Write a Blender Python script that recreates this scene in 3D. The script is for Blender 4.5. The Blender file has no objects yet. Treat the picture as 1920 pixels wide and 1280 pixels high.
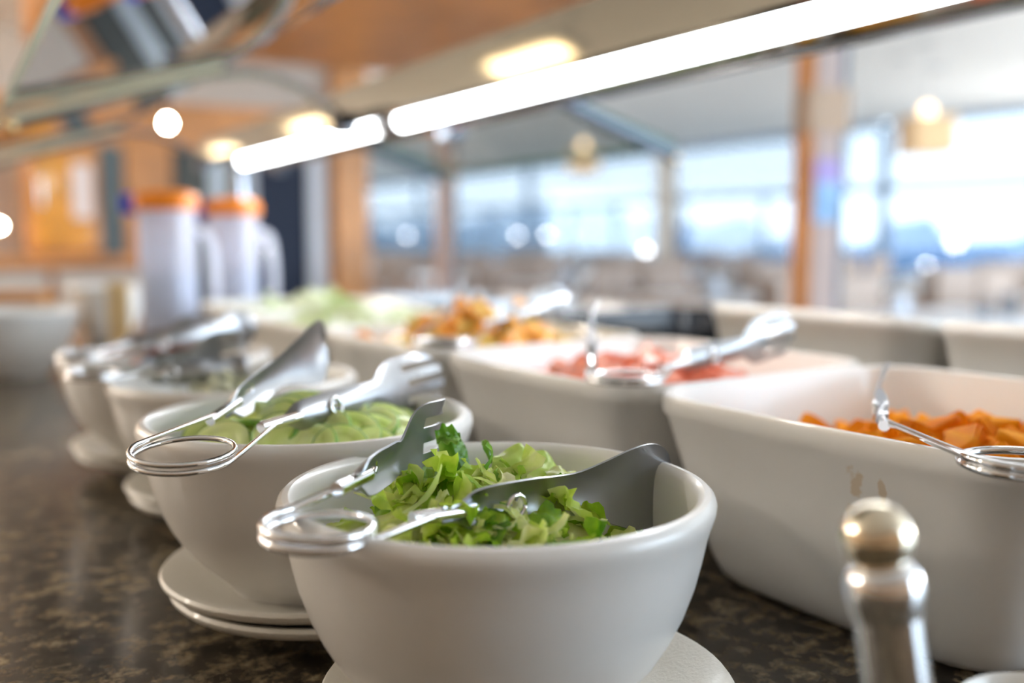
import bpy, bmesh, math, random
from mathutils import Vector, Matrix, noise
R = math.radians
rnd = random.Random(7)
sc = bpy.context.scene
col = sc.collection

# ------------------------------------------------------------------ camera, world, exposure
CAMZ, YAW, PITCH, FPX = 0.25, R(29.8), R(5.96), 1866.7
SY, CY, SP, CP = math.sin(YAW), math.cos(YAW), math.sin(PITCH), math.cos(PITCH)
cam = bpy.data.cameras.new('camera')
cam.lens, cam.sensor_width, cam.clip_start, cam.clip_end = 35.0, 36.0, 0.02, 500
cam.dof.use_dof = True
cam.dof.focus_distance = 0.525
cam.dof.aperture_fstop = 2.6
cam_ob = bpy.data.objects.new('camera', cam)
cam_ob.location = (0, 0, CAMZ)
cam_ob.rotation_euler = (R(90) - PITCH, 0, -YAW)
col.objects.link(cam_ob)
sc.camera = cam_ob

world = bpy.data.worlds.new('sky')
sc.world = world
world.use_nodes = True
wn = world.node_tree.nodes
wn['Background'].inputs['Color'].default_value = (0.68, 0.84, 1.0, 1)
wn['Background'].inputs['Strength'].default_value = 4.9
sc.view_settings.view_transform = 'Standard'
sc.view_settings.look = 'None'
sc.view_settings.exposure = 1.10
sc.view_settings.gamma = 1.0
sc.view_settings.use_curve_mapping = False

TUBE_POWER = 9.5
WARM_POWER = 9.0


def W(x, Z, z):
    """point given by its offset to the right, its distance ahead and its height -> world (X across, Y along the counter)"""
    return Vector((x * CY + Z * SY, -x * SY + Z * CY, z))


def at(px, py, z):
    """where the sight line of a photo pixel meets height z"""
    a, b = (px - 960) / FPX, (640 - py) / FPX
    up, fw = b * CP - SP, CP + b * SP
    t = (z - CAMZ) / up
    return W(a * t, fw * t, z)


# ------------------------------------------------------------------ materials
MATS = {}


def nodes_of(name):
    m = bpy.data.materials.new(name)
    m.use_nodes = True
    nt = m.node_tree
    return m, nt, nt.nodes['Principled BSDF']


def pm(name, c, rough=0.5, metal=0.0, coat=0.0, spec=0.5, var=0.0, vscale=8.0, bump=0.0, bscale=60.0, rvar=0.0, sub=0.0):
    if name in MATS:
        return MATS[name]
    m, nt, b = nodes_of(name)
    b.inputs['Base Color'].default_value = (*c, 1)
    b.inputs['Roughness'].default_value = rough
    b.inputs['Metallic'].default_value = metal
    b.inputs['Coat Weight'].default_value = coat
    b.inputs['Coat Roughness'].default_value = 0.08
    b.inputs['Specular IOR Level'].default_value = spec
    if sub:
        b.inputs['Subsurface Weight'].default_value = sub
        b.inputs['Subsurface Radius'].default_value = (0.01, 0.006, 0.004)
    tc = nt.nodes.new('ShaderNodeTexCoord')
    if var or rvar:
        n = nt.nodes.new('ShaderNodeTexNoise')
        n.inputs['Scale'].default_value = vscale
        n.inputs['Detail'].default_value = 5
        nt.links.new(tc.outputs['Object'], n.inputs['Vector'])
        if var:
            r = nt.nodes.new('ShaderNodeValToRGB')
            r.color_ramp.elements[0].position = 0.3
            r.color_ramp.elements[1].position = 0.7
            r.color_ramp.elements[0].color = (*[max(0, v * (1 - var)) for v in c], 1)
            r.color_ramp.elements[1].color = (*[min(1, v * (1 + var)) for v in c], 1)
            nt.links.new(n.outputs['Fac'], r.inputs['Fac'])
            nt.links.new(r.outputs['Color'], b.inputs['Base Color'])
        if rvar:
            mr = nt.nodes.new('ShaderNodeMapRange')
            mr.inputs['To Min'].default_value = max(0.02, rough - rvar)
            mr.inputs['To Max'].default_value = rough + rvar
            nt.links.new(n.outputs['Fac'], mr.inputs['Value'])
            nt.links.new(mr.outputs['Result'], b.inputs['Roughness'])
    if bump:
        n2 = nt.nodes.new('ShaderNodeTexNoise')
        n2.inputs['Scale'].default_value = bscale
        n2.inputs['Detail'].default_value = 4
        bp = nt.nodes.new('ShaderNodeBump')
        bp.inputs['Strength'].default_value = bump
        bp.inputs['Distance'].default_value = 0.002
        nt.links.new(tc.outputs['Object'], n2.inputs['Vector'])
        nt.links.new(n2.outputs['Fac'], bp.inputs['Height'])
        nt.links.new(bp.outputs['Normal'], b.inputs['Normal'])
    MATS[name] = m
    return m


def em(name, c, s):
    m, nt, b = nodes_of(name)
    b.inputs['Base Color'].default_value = (*c, 1)
    b.inputs['Emission Color'].default_value = (*c, 1)
    b.inputs['Emission Strength'].default_value = s
    MATS[name] = m
    return m


def thin_glass(name, tint, boost=1.0, ior=1.5, rough=0.0):
    m, nt, b = nodes_of(name)
    nt.nodes.remove(b)
    out = nt.nodes['Material Output']
    tr = nt.nodes.new('ShaderNodeBsdfTransparent')
    tr.inputs['Color'].default_value = (*tint, 1)
    gl = nt.nodes.new('ShaderNodeBsdfGlossy')
    gl.inputs['Roughness'].default_value = rough
    fr = nt.nodes.new('ShaderNodeFresnel')
    fr.inputs['IOR'].default_value = ior
    mu = nt.nodes.new('ShaderNodeMath')
    mu.operation = 'MULTIPLY'
    mu.use_clamp = True
    mu.inputs[1].default_value = boost
    mx = nt.nodes.new('ShaderNodeMixShader')
    nt.links.new(fr.outputs[0], mu.inputs[0])
    nt.links.new(mu.outputs[0], mx.inputs[0])
    nt.links.new(tr.outputs[0], mx.inputs[1])
    nt.links.new(gl.outputs[0], mx.inputs[2])
    nt.links.new(mx.outputs[0], out.inputs['Surface'])
    MATS[name] = m
    return m


def ramp_mat(name, stops, scale, rough, rand=0.3, trans=0.0, detail=4, coat=0.0, bump=0.0):
    """colour from object noise plus a per-object random shift; trans mixes in a translucent lobe"""
    m, nt, b = nodes_of(name)
    tc = nt.nodes.new('ShaderNodeTexCoord')
    n = nt.nodes.new('ShaderNodeTexNoise')
    n.inputs['Scale'].default_value = scale
    n.inputs['Detail'].default_value = detail
    oi = nt.nodes.new('ShaderNodeObjectInfo')
    mr = nt.nodes.new('ShaderNodeMapRange')
    mr.inputs['To Min'].default_value = -rand
    mr.inputs['To Max'].default_value = rand
    ad = nt.nodes.new('ShaderNodeMath')
    ad.operation = 'ADD'
    r = nt.nodes.new('ShaderNodeValToRGB')
    els = r.color_ramp.elements
    els[0].position, els[0].color = stops[0][0], (*stops[0][1], 1)
    els[1].position, els[1].color = stops[-1][0], (*stops[-1][1], 1)
    for p, c in stops[1:-1]:
        e = els.new(p)
        e.color = (*c, 1)
    L = nt.links.new
    L(tc.outputs['Object'], n.inputs['Vector'])
    L(oi.outputs['Random'], mr.inputs['Value'])
    L(n.outputs['Fac'], ad.inputs[0])
    L(mr.outputs['Result'], ad.inputs[1])
    L(ad.outputs[0], r.inputs['Fac'])
    L(r.outputs['Color'], b.inputs['Base Color'])
    b.inputs['Roughness'].default_value = rough
    b.inputs['Coat Weight'].default_value = coat
    if bump:
        bp = nt.nodes.new('ShaderNodeBump')
        bp.inputs['Strength'].default_value = bump
        bp.inputs['Distance'].default_value = 0.002
        L(n.outputs['Fac'], bp.inputs['Height'])
        L(bp.outputs['Normal'], b.inputs['Normal'])
    if trans:
        t = nt.nodes.new('ShaderNodeBsdfTranslucent')
        L(r.outputs['Color'], t.inputs['Color'])
        mx = nt.nodes.new('ShaderNodeMixShader')
        mx.inputs[0].default_value = trans
        L(b.outputs[0], mx.inputs[1])
        L(t.outputs[0], mx.inputs[2])
        L(mx.outputs[0], nt.nodes['Material Output'].inputs['Surface'])
    MATS[name] = m
    return m


white = pm('white_melamine', (0.80, 0.78, 0.75), 0.3, coat=0.25, var=0.03, vscale=20)
white2 = pm('white_stoneware', (0.79, 0.77, 0.73), 0.28, coat=0.3, var=0.02, vscale=10)
saucer_m = pm('saucer_glaze', (0.72, 0.69, 0.62), 0.38, coat=0.1, bump=0.25, bscale=500)
chrome = pm('polished_steel', (0.80, 0.80, 0.81), 0.10, 1.0)
blade_m = pm('worn_steel_blade', (0.38, 0.39, 0.41), 0.32, 1.0, rvar=0.07, vscale=120)
brushed = pm('brushed_beam_steel', (0.28, 0.255, 0.21), 0.06, 1.0)
arm_m = pm('bracket_steel', (0.42, 0.44, 0.49), 0.16, 1.0)
wood = pm('orange_wood', (0.62, 0.29, 0.095), 0.4, var=0.25, vscale=3)
wood_dk = pm('brown_wood', (0.30, 0.13, 0.045), 0.4, var=0.25, vscale=3)
ceil_m = pm('ceiling_paint', (0.82, 0.84, 0.84), 0.8, var=0.02, vscale=1)
wall_m = pm('wall_paint', (0.62, 0.58, 0.54), 0.8, var=0.03, vscale=1)
floor_m = pm('floor_tile', (0.46, 0.41, 0.36), 0.4, var=0.15, vscale=2)
dark_m = pm('dark_navy', (0.010, 0.022, 0.055), 0.7)
black_m = pm('black_enamel', (0.008, 0.012, 0.02), 0.25)
frame_m = pm('window_aluminium', (0.20, 0.25, 0.31), 0.5, 0.3)
pane_m = thin_glass('sky_dimming_glass', (0.475, 0.48, 0.485), 0.6)  # tint put in to dim the sky seen through the panes
guard_m = thin_glass('guard_glass', (0.93, 0.97, 0.94), 2.4, 1.55)
clear_m = thin_glass('clear_guard_glass', (0.97, 0.985, 0.975), 0.35, 1.5)
darkarm_m = pm('dark_bracket_steel', (0.10, 0.11, 0.13), 0.35, 1.0)
gedge_m = pm('green_glass_edge', (0.015, 0.12, 0.085), 0.5)
cream_m = pm('cream_rail', (0.95, 0.89, 0.66), 0.4)
tube_m = em('fluorescent_tube', (0.93, 0.97, 1.0), TUBE_POWER)
warm_m = em('warm_lamp', (1.0, 0.80, 0.50), WARM_POWER)
bulb_m = em('pendant_bulb', (1.0, 0.85, 0.62), 30.0)
orange_pl = pm('orange_plastic', (0.95, 0.27, 0.02), 0.35)
blue_pl = pm('blue_plastic', (0.05, 0.06, 0.85), 0.35)


def granite():
    m, nt, b = nodes_of('granite')
    L = nt.links.new
    tc = nt.nodes.new('ShaderNodeTexCoord')

    def tex(scale, detail, rough=0.6, dist=0.0):
        n = nt.nodes.new('ShaderNodeTexNoise')
        n.inputs['Scale'].default_value = scale
        n.inputs['Detail'].default_value = detail
        n.inputs['Roughness'].default_value = rough
        n.inputs['Distortion'].default_value = dist
        L(tc.outputs['Object'], n.inputs['Vector'])
        return n

    a = tex(62, 9, 0.72, 0.15)
    r = nt.nodes.new('ShaderNodeValToRGB')
    e = r.color_ramp.elements
    e[0].position, e[0].color = 0.38, (0.010, 0.009, 0.008, 1)
    e[1].position, e[1].color = 0.70, (0.48, 0.40, 0.27, 1)
    for p, c in ((0.44, (0.035, 0.029, 0.023)), (0.51, (0.095, 0.077, 0.055)), (0.58, (0.23, 0.185, 0.12))):
        x = e.new(p)
        x.color = (*c, 1)
    L(a.outputs['Fac'], r.inputs['Fac'])
    s = tex(11, 5)
    r2 = nt.nodes.new('ShaderNodeValToRGB')
    r2.color_ramp.elements[0].position, r2.color_ramp.elements[0].color = 0.35, (0.35, 0.33, 0.33, 1)
    r2.color_ramp.elements[1].position, r2.color_ramp.elements[1].color = 0.65, (1.15, 1.1, 1.0, 1)
    L(s.outputs['Fac'], r2.inputs['Fac'])
    mx = nt.nodes.new('ShaderNodeMixRGB')
    mx.blend_type = 'MULTIPLY'
    mx.inputs[0].default_value = 1.0
    L(r.outputs['Color'], mx.inputs[1])
    L(r2.outputs['Color'], mx.inputs[2])
    L(mx.outputs[0], b.inputs['Base Color'])
    b.inputs['Roughness'].default_value = 0.2
    b.inputs['Specular IOR Level'].default_value = 0.55
    return m


granite_m = granite()


def stained_white():
    m, nt, b = nodes_of('stained_white')
    L = nt.links.new
    tc = nt.nodes.new('ShaderNodeTexCoord')
    nz = nt.nodes.new('ShaderNodeTexNoise')
    nz.inputs['Scale'].default_value = 130
    nz.inputs['Detail'].default_value = 4
    L(tc.outputs['Object'], nz.inputs['Vector'])
    fac = None
    # two short runs of orange juice below the rim and a few specks (object space: x along near wall is local Y)
    for (cx, cz, rx, rz) in STAINS:
        mp = nt.nodes.new('ShaderNodeMapping')
        mp.vector_type = 'POINT'
        mp.inputs['Location'].default_value = (0, -cx / rx, -cz / rz)
        mp.inputs['Scale'].default_value = (0.0, 1 / rx, 1 / rz)
        L(tc.outputs['Object'], mp.inputs['Vector'])
        ln = nt.nodes.new('ShaderNodeVectorMath')
        ln.operation = 'LENGTH'
        L(mp.outputs[0], ln.inputs[0])
        ad = nt.nodes.new('ShaderNodeMath')
        ad.operation = 'MULTIPLY_ADD'
        L(nz.outputs['Fac'], ad.inputs[0])
        ad.inputs[1].default_value = 2.4
        L(ln.outputs['Value'], ad.inputs[2])
        mr = nt.nodes.new('ShaderNodeMapRange')
        mr.inputs['From Min'].default_value = 1.75
        mr.inputs['From Max'].default_value = 2.1
        mr.inputs['To Min'].default_value = 0.45
        mr.inputs['To Max'].default_value = 0.0
        L(ad.outputs[0], mr.inputs['Value'])
        if fac is None:
            fac = mr.outputs[0]
        else:
            mxx = nt.nodes.new('ShaderNodeMath')
            mxx.operation = 'MAXIMUM'
            L(fac, mxx.inputs[0])
            L(mr.outputs[0], mxx.inputs[1])
            fac = mxx.outputs[0]
    mx = nt.nodes.new('ShaderNodeMixRGB')
    mx.inputs[1].default_value = (0.80, 0.775, 0.735, 1)
    mx.inputs[2].default_value = (0.55, 0.33, 0.08, 1)
    L(fac, mx.inputs[0])
    L(mx.outputs[0], b.inputs['Base Color'])
    b.inputs['Roughness'].default_value = 0.3
    b.inputs['Coat Weight'].default_value = 0.25
    return m


STAINS = [(-0.040, 0.107, 0.006, 0.011), (-0.058, 0.104, 0.003, 0.012), (-0.036, 0.088, 0.007, 0.006)]
stain_m = stained_white()

# ------------------------------------------------------------------ builders


def put(name, bm, mat, parent=None, smooth=None, loc=None, rotz=0.0):
    me = bpy.data.meshes.new(name)
    bmesh.ops.recalc_face_normals(bm, faces=bm.faces)
    bm.to_mesh(me)
    bm.free()
    for mm in (mat if isinstance(mat, (list, tuple)) else [mat]):
        me.materials.append(mm)
    if smooth is not None:
        me.polygons.foreach_set('use_smooth', [True] * len(me.polygons))
        if smooth < 179:
            me.set_sharp_from_angle(angle=R(smooth))
    o = bpy.data.objects.new(name, me)
    col.objects.link(o)
    if parent is not None:
        o.parent = parent
    if loc is not None:
        o.location = loc
        o.rotation_euler = (0, 0, rotz)
    return o


def tag(o, label=None, cat=None, group=None, kind=None):
    for k, v in (('label', label), ('category', cat), ('group', group), ('kind', kind)):
        if v:
            o[k] = v
    return o


def empty(name, loc, label, cat, group=None, rotz=0.0):
    o = bpy.data.objects.new(name, None)
    o.empty_display_size = 0.02
    o.location = loc
    o.rotation_euler = (0, 0, rotz)
    col.objects.link(o)
    return tag(o, label, cat, group)


def copy_tree(o, loc=None, rotz=None, label=None):
    c = o.copy()
    col.objects.link(c)
    if loc is not None:
        c.location = loc
    if rotz is not None:
        c.rotation_euler = (0, 0, rotz)
    if label:
        c['label'] = label
    for ch in list(o.children):
        d = ch.copy()
        col.objects.link(d)
        d.parent = c
        for g in list(ch.children):
            e = g.copy()
            col.objects.link(e)
            e.parent = d
    return c


def box(bm, x0, x1, y0, y1, z0, z1, bevel=0.0, mi=0):
    vs = [bm.verts.new((x, y, z)) for x in (x0, x1) for y in (y0, y1) for z in (z0, z1)]
    fs = [(0, 1, 3, 2), (4, 6, 7, 5), (0, 4, 5, 1), (2, 3, 7, 6), (0, 2, 6, 4), (1, 5, 7, 3)]
    faces = [bm.faces.new([vs[i] for i in f]) for f in fs]
    for f in faces:
        f.material_index = mi
    if bevel:
        es = list({e for f in faces for e in f.edges})
        bmesh.ops.bevel(bm, geom=es, offset=bevel, segments=2, affect='EDGES', profile=0.6)
    return bm


def bbox(x0, x1, y0, y1, z0, z1, bevel=0.0):
    return box(bmesh.new(), x0, x1, y0, y1, z0, z1, bevel)


def lathe(profile, segs=64, bm=None, ox=0, oy=0, oz=0, mi=0):
    bm = bm or bmesh.new()
    rings = []
    for (r, z) in profile:
        if r < 1e-6:
            rings.append([bm.verts.new((ox, oy, oz + z))])
        else:
            rings.append([bm.verts.new((ox + r * math.cos(2 * math.pi * i / segs), oy + r * math.sin(2 * math.pi * i / segs), oz + z)) for i in range(segs)])
    for a, b in zip(rings, rings[1:]):
        for i in range(segs):
            j = (i + 1) % segs
            if len(a) == 1 and len(b) == 1:
                continue
            if len(a) == 1:
                f = bm.faces.new((a[0], b[i], b[j]))
            elif len(b) == 1:
                f = bm.faces.new((a[i], b[0], a[j]))
            else:
                f = bm.faces.new((a[i], b[i], b[j], a[j]))
            f.material_index = mi
    return bm


def tube(pts, rad, segs=10, bm=None, cap=True):
    bm = bm or bmesh.new()
    pts = [Vector(p) for p in pts]
    n = len(pts)
    rads = rad if isinstance(rad, (list, tuple)) else [rad] * n
    t0 = (pts[1] - pts[0]).normalized()
    ref = Vector((0, 0, 1)) if abs(t0.z) < 0.9 else Vector((1, 0, 0))
    u = t0.cross(ref).normalized()
    rings = []
    for i in range(n):
        t = (pts[min(i + 1, n - 1)] - pts[max(i - 1, 0)]).normalized()
        u = (u - t * u.dot(t)).normalized()
        v = t.cross(u)
        rings.append([bm.verts.new(pts[i] + (u * math.cos(2 * math.pi * k / segs) + v * math.sin(2 * math.pi * k / segs)) * rads[i]) for k in range(segs)])
    for a, b in zip(rings, rings[1:]):
        for k in range(segs):
            j = (k + 1) % segs
            bm.faces.new((a[k], a[j], b[j], b[k]))
    if cap:
        bm.faces.new(rings[0][::-1])
        bm.faces.new(rings[-1])
    return bm


def smooth_path(pts, per=8):
    pts = [Vector(p) for p in pts]
    out = []
    for i in range(len(pts) - 1):
        p0, p1, p2, p3 = pts[max(i - 1, 0)], pts[i], pts[i + 1], pts[min(i + 2, len(pts) - 1)]
        for k in range(per):
            t = k / per
            out.append(0.5 * ((2 * p1) + (p2 - p0) * t + (2 * p0 - 5 * p1 + 4 * p2 - p3) * t * t + (3 * p1 - p0 - 3 * p2 + p3) * t ** 3))
    out.append(pts[-1])
    return out


def rrect(hx, hy, r, z, n=8, bow=0.0):
    pts = []
    for cx, cy, a0 in ((hx - r, hy - r, 0), (-hx + r, hy - r, 90), (-hx + r, -hy + r, 180), (hx - r, -hy + r, 270)):
        for k in range(n + 1):
            a = R(a0 + 90 * k / n)
            pts.append((cx + r * math.cos(a), cy + r * math.sin(a), z))
    full = []
    m = len(pts)
    for i in range(m):
        p, q = pts[i], pts[(i + 1) % m]
        full.append(p)
        if i % (n + 1) == n:
            for k in range(1, 8):
                t = k / 8
                x, y = p[0] + (q[0] - p[0]) * t, p[1] + (q[1] - p[1]) * t
                bb = bow * 4 * t * (1 - t)
                if abs(p[0] - q[0]) < abs(p[1] - q[1]):
                    x += bb * (1 if x > 0 else -1)
                else:
                    y += bb * (1 if y > 0 else -1)
                full.append((x, y, z))
    return full


def loft(loops, bm=None, cap0=True, cap1=True):
    bm = bm or bmesh.new()
    rs = [[bm.verts.new(p) for p in L] for L in loops]
    n = len(rs[0])
    for a, b in zip(rs, rs[1:]):
        for i in range(n):
            j = (i + 1) % n
            bm.faces.new((a[i], a[j], b[j], b[i]))
    if cap0:
        bm.faces.new(rs[0][::-1])
    if cap1:
        bm.faces.new(rs[-1])
    return bm


def struct(name, bm, mat, parent=None, smooth=None, loc=None, rotz=0.0, label=None):
    o = put(name, bm, mat, parent, smooth, loc, rotz)
    if parent is None:
        o['kind'] = 'structure'
        if label:
            o['label'] = label
    return o


# ------------------------------------------------------------------ the room (counter top at z = 0, floor at -0.9)
FZ, CZ, WX = -0.9, 1.9, 11.8
struct('floor', bbox(-6, WX + 0.3, -4, 33, FZ - 0.1, FZ), floor_m)
struct('ceiling', bbox(-6, WX + 0.3, -3, 33, CZ, CZ + 0.12), ceil_m)
struct('wall_left', bbox(-6.1, -5.9, -3, 9.2, FZ, CZ), pm('left_wall_paint', (0.56, 0.43, 0.31), 0.8))
struct('wall_rear', bbox(-6, 3.0, -3.2, -3.0, FZ, CZ), pm('rear_wall_paint', (0.52, 0.40, 0.30), 0.8), label='warm wall behind the camera')
struct('trim_9', bbox(3.0, WX + 0.3, -3.2, -3.0, FZ, -0.25), wall_m, label='low sill wall behind the camera')
struct('wall_end', bbox(3.2, WX + 0.3, 33, 33.2, FZ, CZ), wall_m)
# right wall: low sill wall with a run of windows above it, up to the ceiling
struct('wall_right', bbox(WX, WX + 0.25, 2.0, 33, FZ, -0.32), wall_m)
WIN = [2.0, 5.0, 7.55, 9.95, 14.8, 20.0, 26.0, 33.0]
for i in range(len(WIN) - 1):
    y0, y1 = WIN[i], WIN[i + 1]
    w = bpy.data.objects.new('window_%d' % (i + 1), None)
    w.location = (WX + 0.1, y0, -0.32)
    w['kind'] = 'structure'
    col.objects.link(w)
    Lw, H = y1 - y0, CZ + 0.32 - 0.06
    fw = 0.075
    put('jamb', bbox(-0.06, 0.06, 0, fw, 0, H, 0.008), frame_m, w)
    put('jamb', bbox(-0.06, 0.06, Lw - fw, Lw, 0, H, 0.008), frame_m, w)
    put('sill', bbox(-0.10, 0.06, fw, Lw - fw, 0, 0.05, 0.006), frame_m, w)
    put('head', bbox(-0.06, 0.06, fw, Lw - fw, H - 0.05, H + 0.06), frame_m, w)
    put('transom', bbox(-0.04, 0.04, fw, Lw - fw, 1.20, 1.33, 0.006), frame_m, w)
    nm = max(1, int(Lw / 1.7))
    for k in range(1, nm):
        yy = Lw * k / nm
        put('mullion', bbox(-0.035, 0.035, yy - 0.03, yy + 0.03, 0.05, 1.20), frame_m, w)
    put('pane', bbox(-0.004, 0.004, fw, Lw - fw, 0.05, 1.20), pane_m, w)
    put('pane', bbox(-0.004, 0.004, fw, Lw - fw, 1.33, H - 0.05), pane_m, w)

# pier between two windows, clad in pale timber
pier_m = pm('pale_timber', (0.55, 0.44, 0.34), 0.6, var=0.1, vscale=4)
struct('trim_1', bbox(WX - 0.12, WX + 0.02, 14.55, 15.0, FZ, CZ - 0.02), pier_m, label='pale timber pier between the windows of the far window wall')

# dropped timber ceiling over the buffet
struct('trim_2', bbox(0.52, 3.1, 2.9, 7.0, 1.46, CZ - 0.002), wood, label='dropped orange timber ceiling panel above the buffet')
# partition wall behind the buffet
struct('wall_partition', bbox(-5.9, 3.2, 9.0, 9.2, FZ, CZ), wall_m)
struct('trim_3', bbox(-3.4, 3.05, 8.88, 8.999, 1.0, 1.38, 0.01), wood, label='orange timber fascia along the back partition wall')
struct('trim_4', bbox(3.2, 3.52, 8.85, 9.25, FZ, CZ), wood, label='orange timber end post of the back partition wall')

# dark doorway in the partition
d = bpy.data.objects.new('door_1', None)
d.location = (2.44, 8.99, FZ)
d['kind'] = 'structure'
col.objects.link(d)
put('door_leaf', bbox(0.03, 0.52, -0.05, -0.005, 0.01, 1.88, 0.005), dark_m, d)
put('door_frame', box(box(box(bmesh.new(), -0.05, 0.03, -0.08, -0.002, 0, 1.96), 0.52, 0.66, -0.08, -0.002, 0, 1.96), 0.03, 0.52, -0.08, -0.002, 1.88, 1.96), pm('pale_door_frame', (0.62, 0.68, 0.78), 0.4), d)
put('handle', tube([(0.10, -0.10, 0.9), (0.10, -0.10, 1.15)], 0.012), chrome, d, 60)


def column(name, x, y, w, label):
    c = bpy.data.objects.new(name, None)
    c.location = (x, y, FZ)
    c.rotation_euler = (0, 0, -YAW + R(6))
    c['kind'] = 'structure'
    c['label'] = label
    col.objects.link(c)
    h = w / 2
    H = CZ - FZ - 0.001
    put('core', bbox(-h * 0.72, h * 0.62, -h, h, 0.0, H, 0.006), pm('mauve_plaster', (0.40, 0.33, 0.32), 0.5, var=0.06), c)
    put('lit_edge_strip', bbox(-h, -h * 0.72, -h * 0.9, h, 0.0, H, 0.004), wood, c)  # light on the column's left edge, put in as an orange strip
    put('shaded_side_strip', bbox(h * 0.62, h, -h * 0.85, h, 0.0, H, 0.004), pm('shaded_side_blue_grey', (0.05, 0.09, 0.14), 0.4), c)  # shade on the column's right side, built as a dark blue strip
    put('cap_band', bbox(-h * 1.06, h * 1.06, -h * 1.1, h, 1.55, 1.72, 0.004), pm('mauve_band', (0.40, 0.30, 0.22), 0.5), c)
    return c


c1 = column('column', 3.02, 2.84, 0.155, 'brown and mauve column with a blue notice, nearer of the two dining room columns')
put('notice', bbox(-0.05, 0.05, -0.084, -0.0785, 1.21, 1.42), pm('blue_notice', (0.22, 0.42, 0.72), 0.4, var=0.3, vscale=9), c1)
put('notice_header', bbox(-0.05, 0.05, -0.0845, -0.0785, 1.36, 1.45), pm('violet_notice', (0.34, 0.28, 0.62), 0.4), c1)
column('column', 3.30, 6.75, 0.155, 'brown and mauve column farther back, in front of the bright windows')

# ------------------------------------------------------------------ outside
struct('ground_outside', bbox(WX + 0.4, 200, -60, 160, FZ - 0.3, FZ - 0.2), pm('pale_paving', (0.58, 0.56, 0.52), 0.7, var=0.1, vscale=0.5))
hedge_m = pm('haze_blue_shrub', (0.17, 0.28, 0.45), 0.9, var=0.35, vscale=4)  # blue of the outdoor haze is mixed into the leaf colour


haze_m = pm('pale_hazy_shrub', (0.36, 0.47, 0.60), 0.9, var=0.25, vscale=2)  # paler copy for far shrubs, with more haze in the colour


def blob(seed, n=3, amp=0.3):
    bm = bmesh.new()
    bmesh.ops.create_icosphere(bm, subdivisions=n, radius=1)
    for v in bm.verts:
        k = 1 + amp * noise.noise(v.co * 1.7 + Vector((seed * 7.1, 0, 0))) + amp * 0.5 * noise.noise(v.co * 4.3 + Vector((0, seed * 3.3, 0)))
        v.co *= k
        v.co.z = max(v.co.z, -0.55)
    return bm


shr = []
for i, (px, Z, top, rx) in enumerate([(1290, 34, 415, 1.2), (1380, 30, 408, 1.1), (1465, 37, 435, 1.1), (1610, 30, 452, 0.7), (1700, 27, 412, 1.0), (1765, 33, 440, 1.3), (1850, 25, 446, 1.0), (1930, 28, 438, 1.3), (1120, 44, 385, 2.0), (1010, 52, 395, 2.4), (920, 64, 400, 2.2), (1200, 40, 405, 1.6), (790, 78, 410, 2.4), (690, 84, 415, 2.2)]):
    zt = CAMZ + (445 - top) / FPX * Z
    hh = (zt - FZ + 0.2) / 1.55
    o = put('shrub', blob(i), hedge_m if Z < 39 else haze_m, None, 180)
    o.location = W((px - 960) / FPX * Z, Z, FZ - 0.2 + hh * 0.55)
    o.scale = (rx, rx, hh)
    tag(o, 'hazy blue green shrub outside beyond the dining room windows', 'shrub', 'shrubs outside the windows')

lamp_w = em('garden_globe', (1.0, 1.0, 0.98), 90.0)
for i, (px, py, Z) in enumerate([(765, 441, 40), (762, 500, 38), (970, 441, 36), (1026, 440, 36), (1025, 500, 34), (1100, 522, 32), (1195, 490, 30), (1070, 436, 38), (800, 505, 40), (1365, 512, 22), (1210, 468, 28), (1735, 500, 24)]):
    b = W((px - 960) / FPX * Z, Z, FZ - 0.2)
    zt = CAMZ + (445 - py) / FPX * Z
    e = empty('garden_lamp', b, 'small bright garden globe lamp outside beyond the windows', 'lamp', 'garden lamps outside the windows')
    put('globe', lathe([(0, -0.06), (0.042, -0.042), (0.06, 0), (0.042, 0.042), (0, 0.06)], 12, oz=zt - b.z), lamp_w, e, 180)
    put('post', tube([(0, 0, 0), (0, 0, zt - b.z - 0.055)], 0.02, 6), frame_m, e)

# ------------------------------------------------------------------ the counter
GX0, GX1, GY0, GY1 = -0.55, 1.95, -0.9, 3.5
counter = empty('buffet_counter', (0.7, 1.3, FZ), 'long buffet counter with a dark speckled granite top', 'counter')
top = put('worktop', bbox(GX0 - 0.7, GX1 - 0.7, GY0 - 1.3, GY1 - 1.3, 0.86, 0.8999, 0.006), granite_m, counter)
put('base_cabinet', bbox(GX0 - 0.62, GX1 - 0.78, GY0 - 1.22, GY1 - 1.38, 0.0, 0.86), wood_dk, counter)

# ------------------------------------------------------------------ sneeze guard: central beam, tubes, gull-wing arms, glass
BU = 0.715
guard = empty('sneeze_guard', (BU, 1.5, 0), 'steel sneeze guard beam with curved arms, sloping glass and light tubes above the buffet', 'sneeze guard')


def G(x, y, z):
    return Vector((x - BU, y - 1.5, z))


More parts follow.
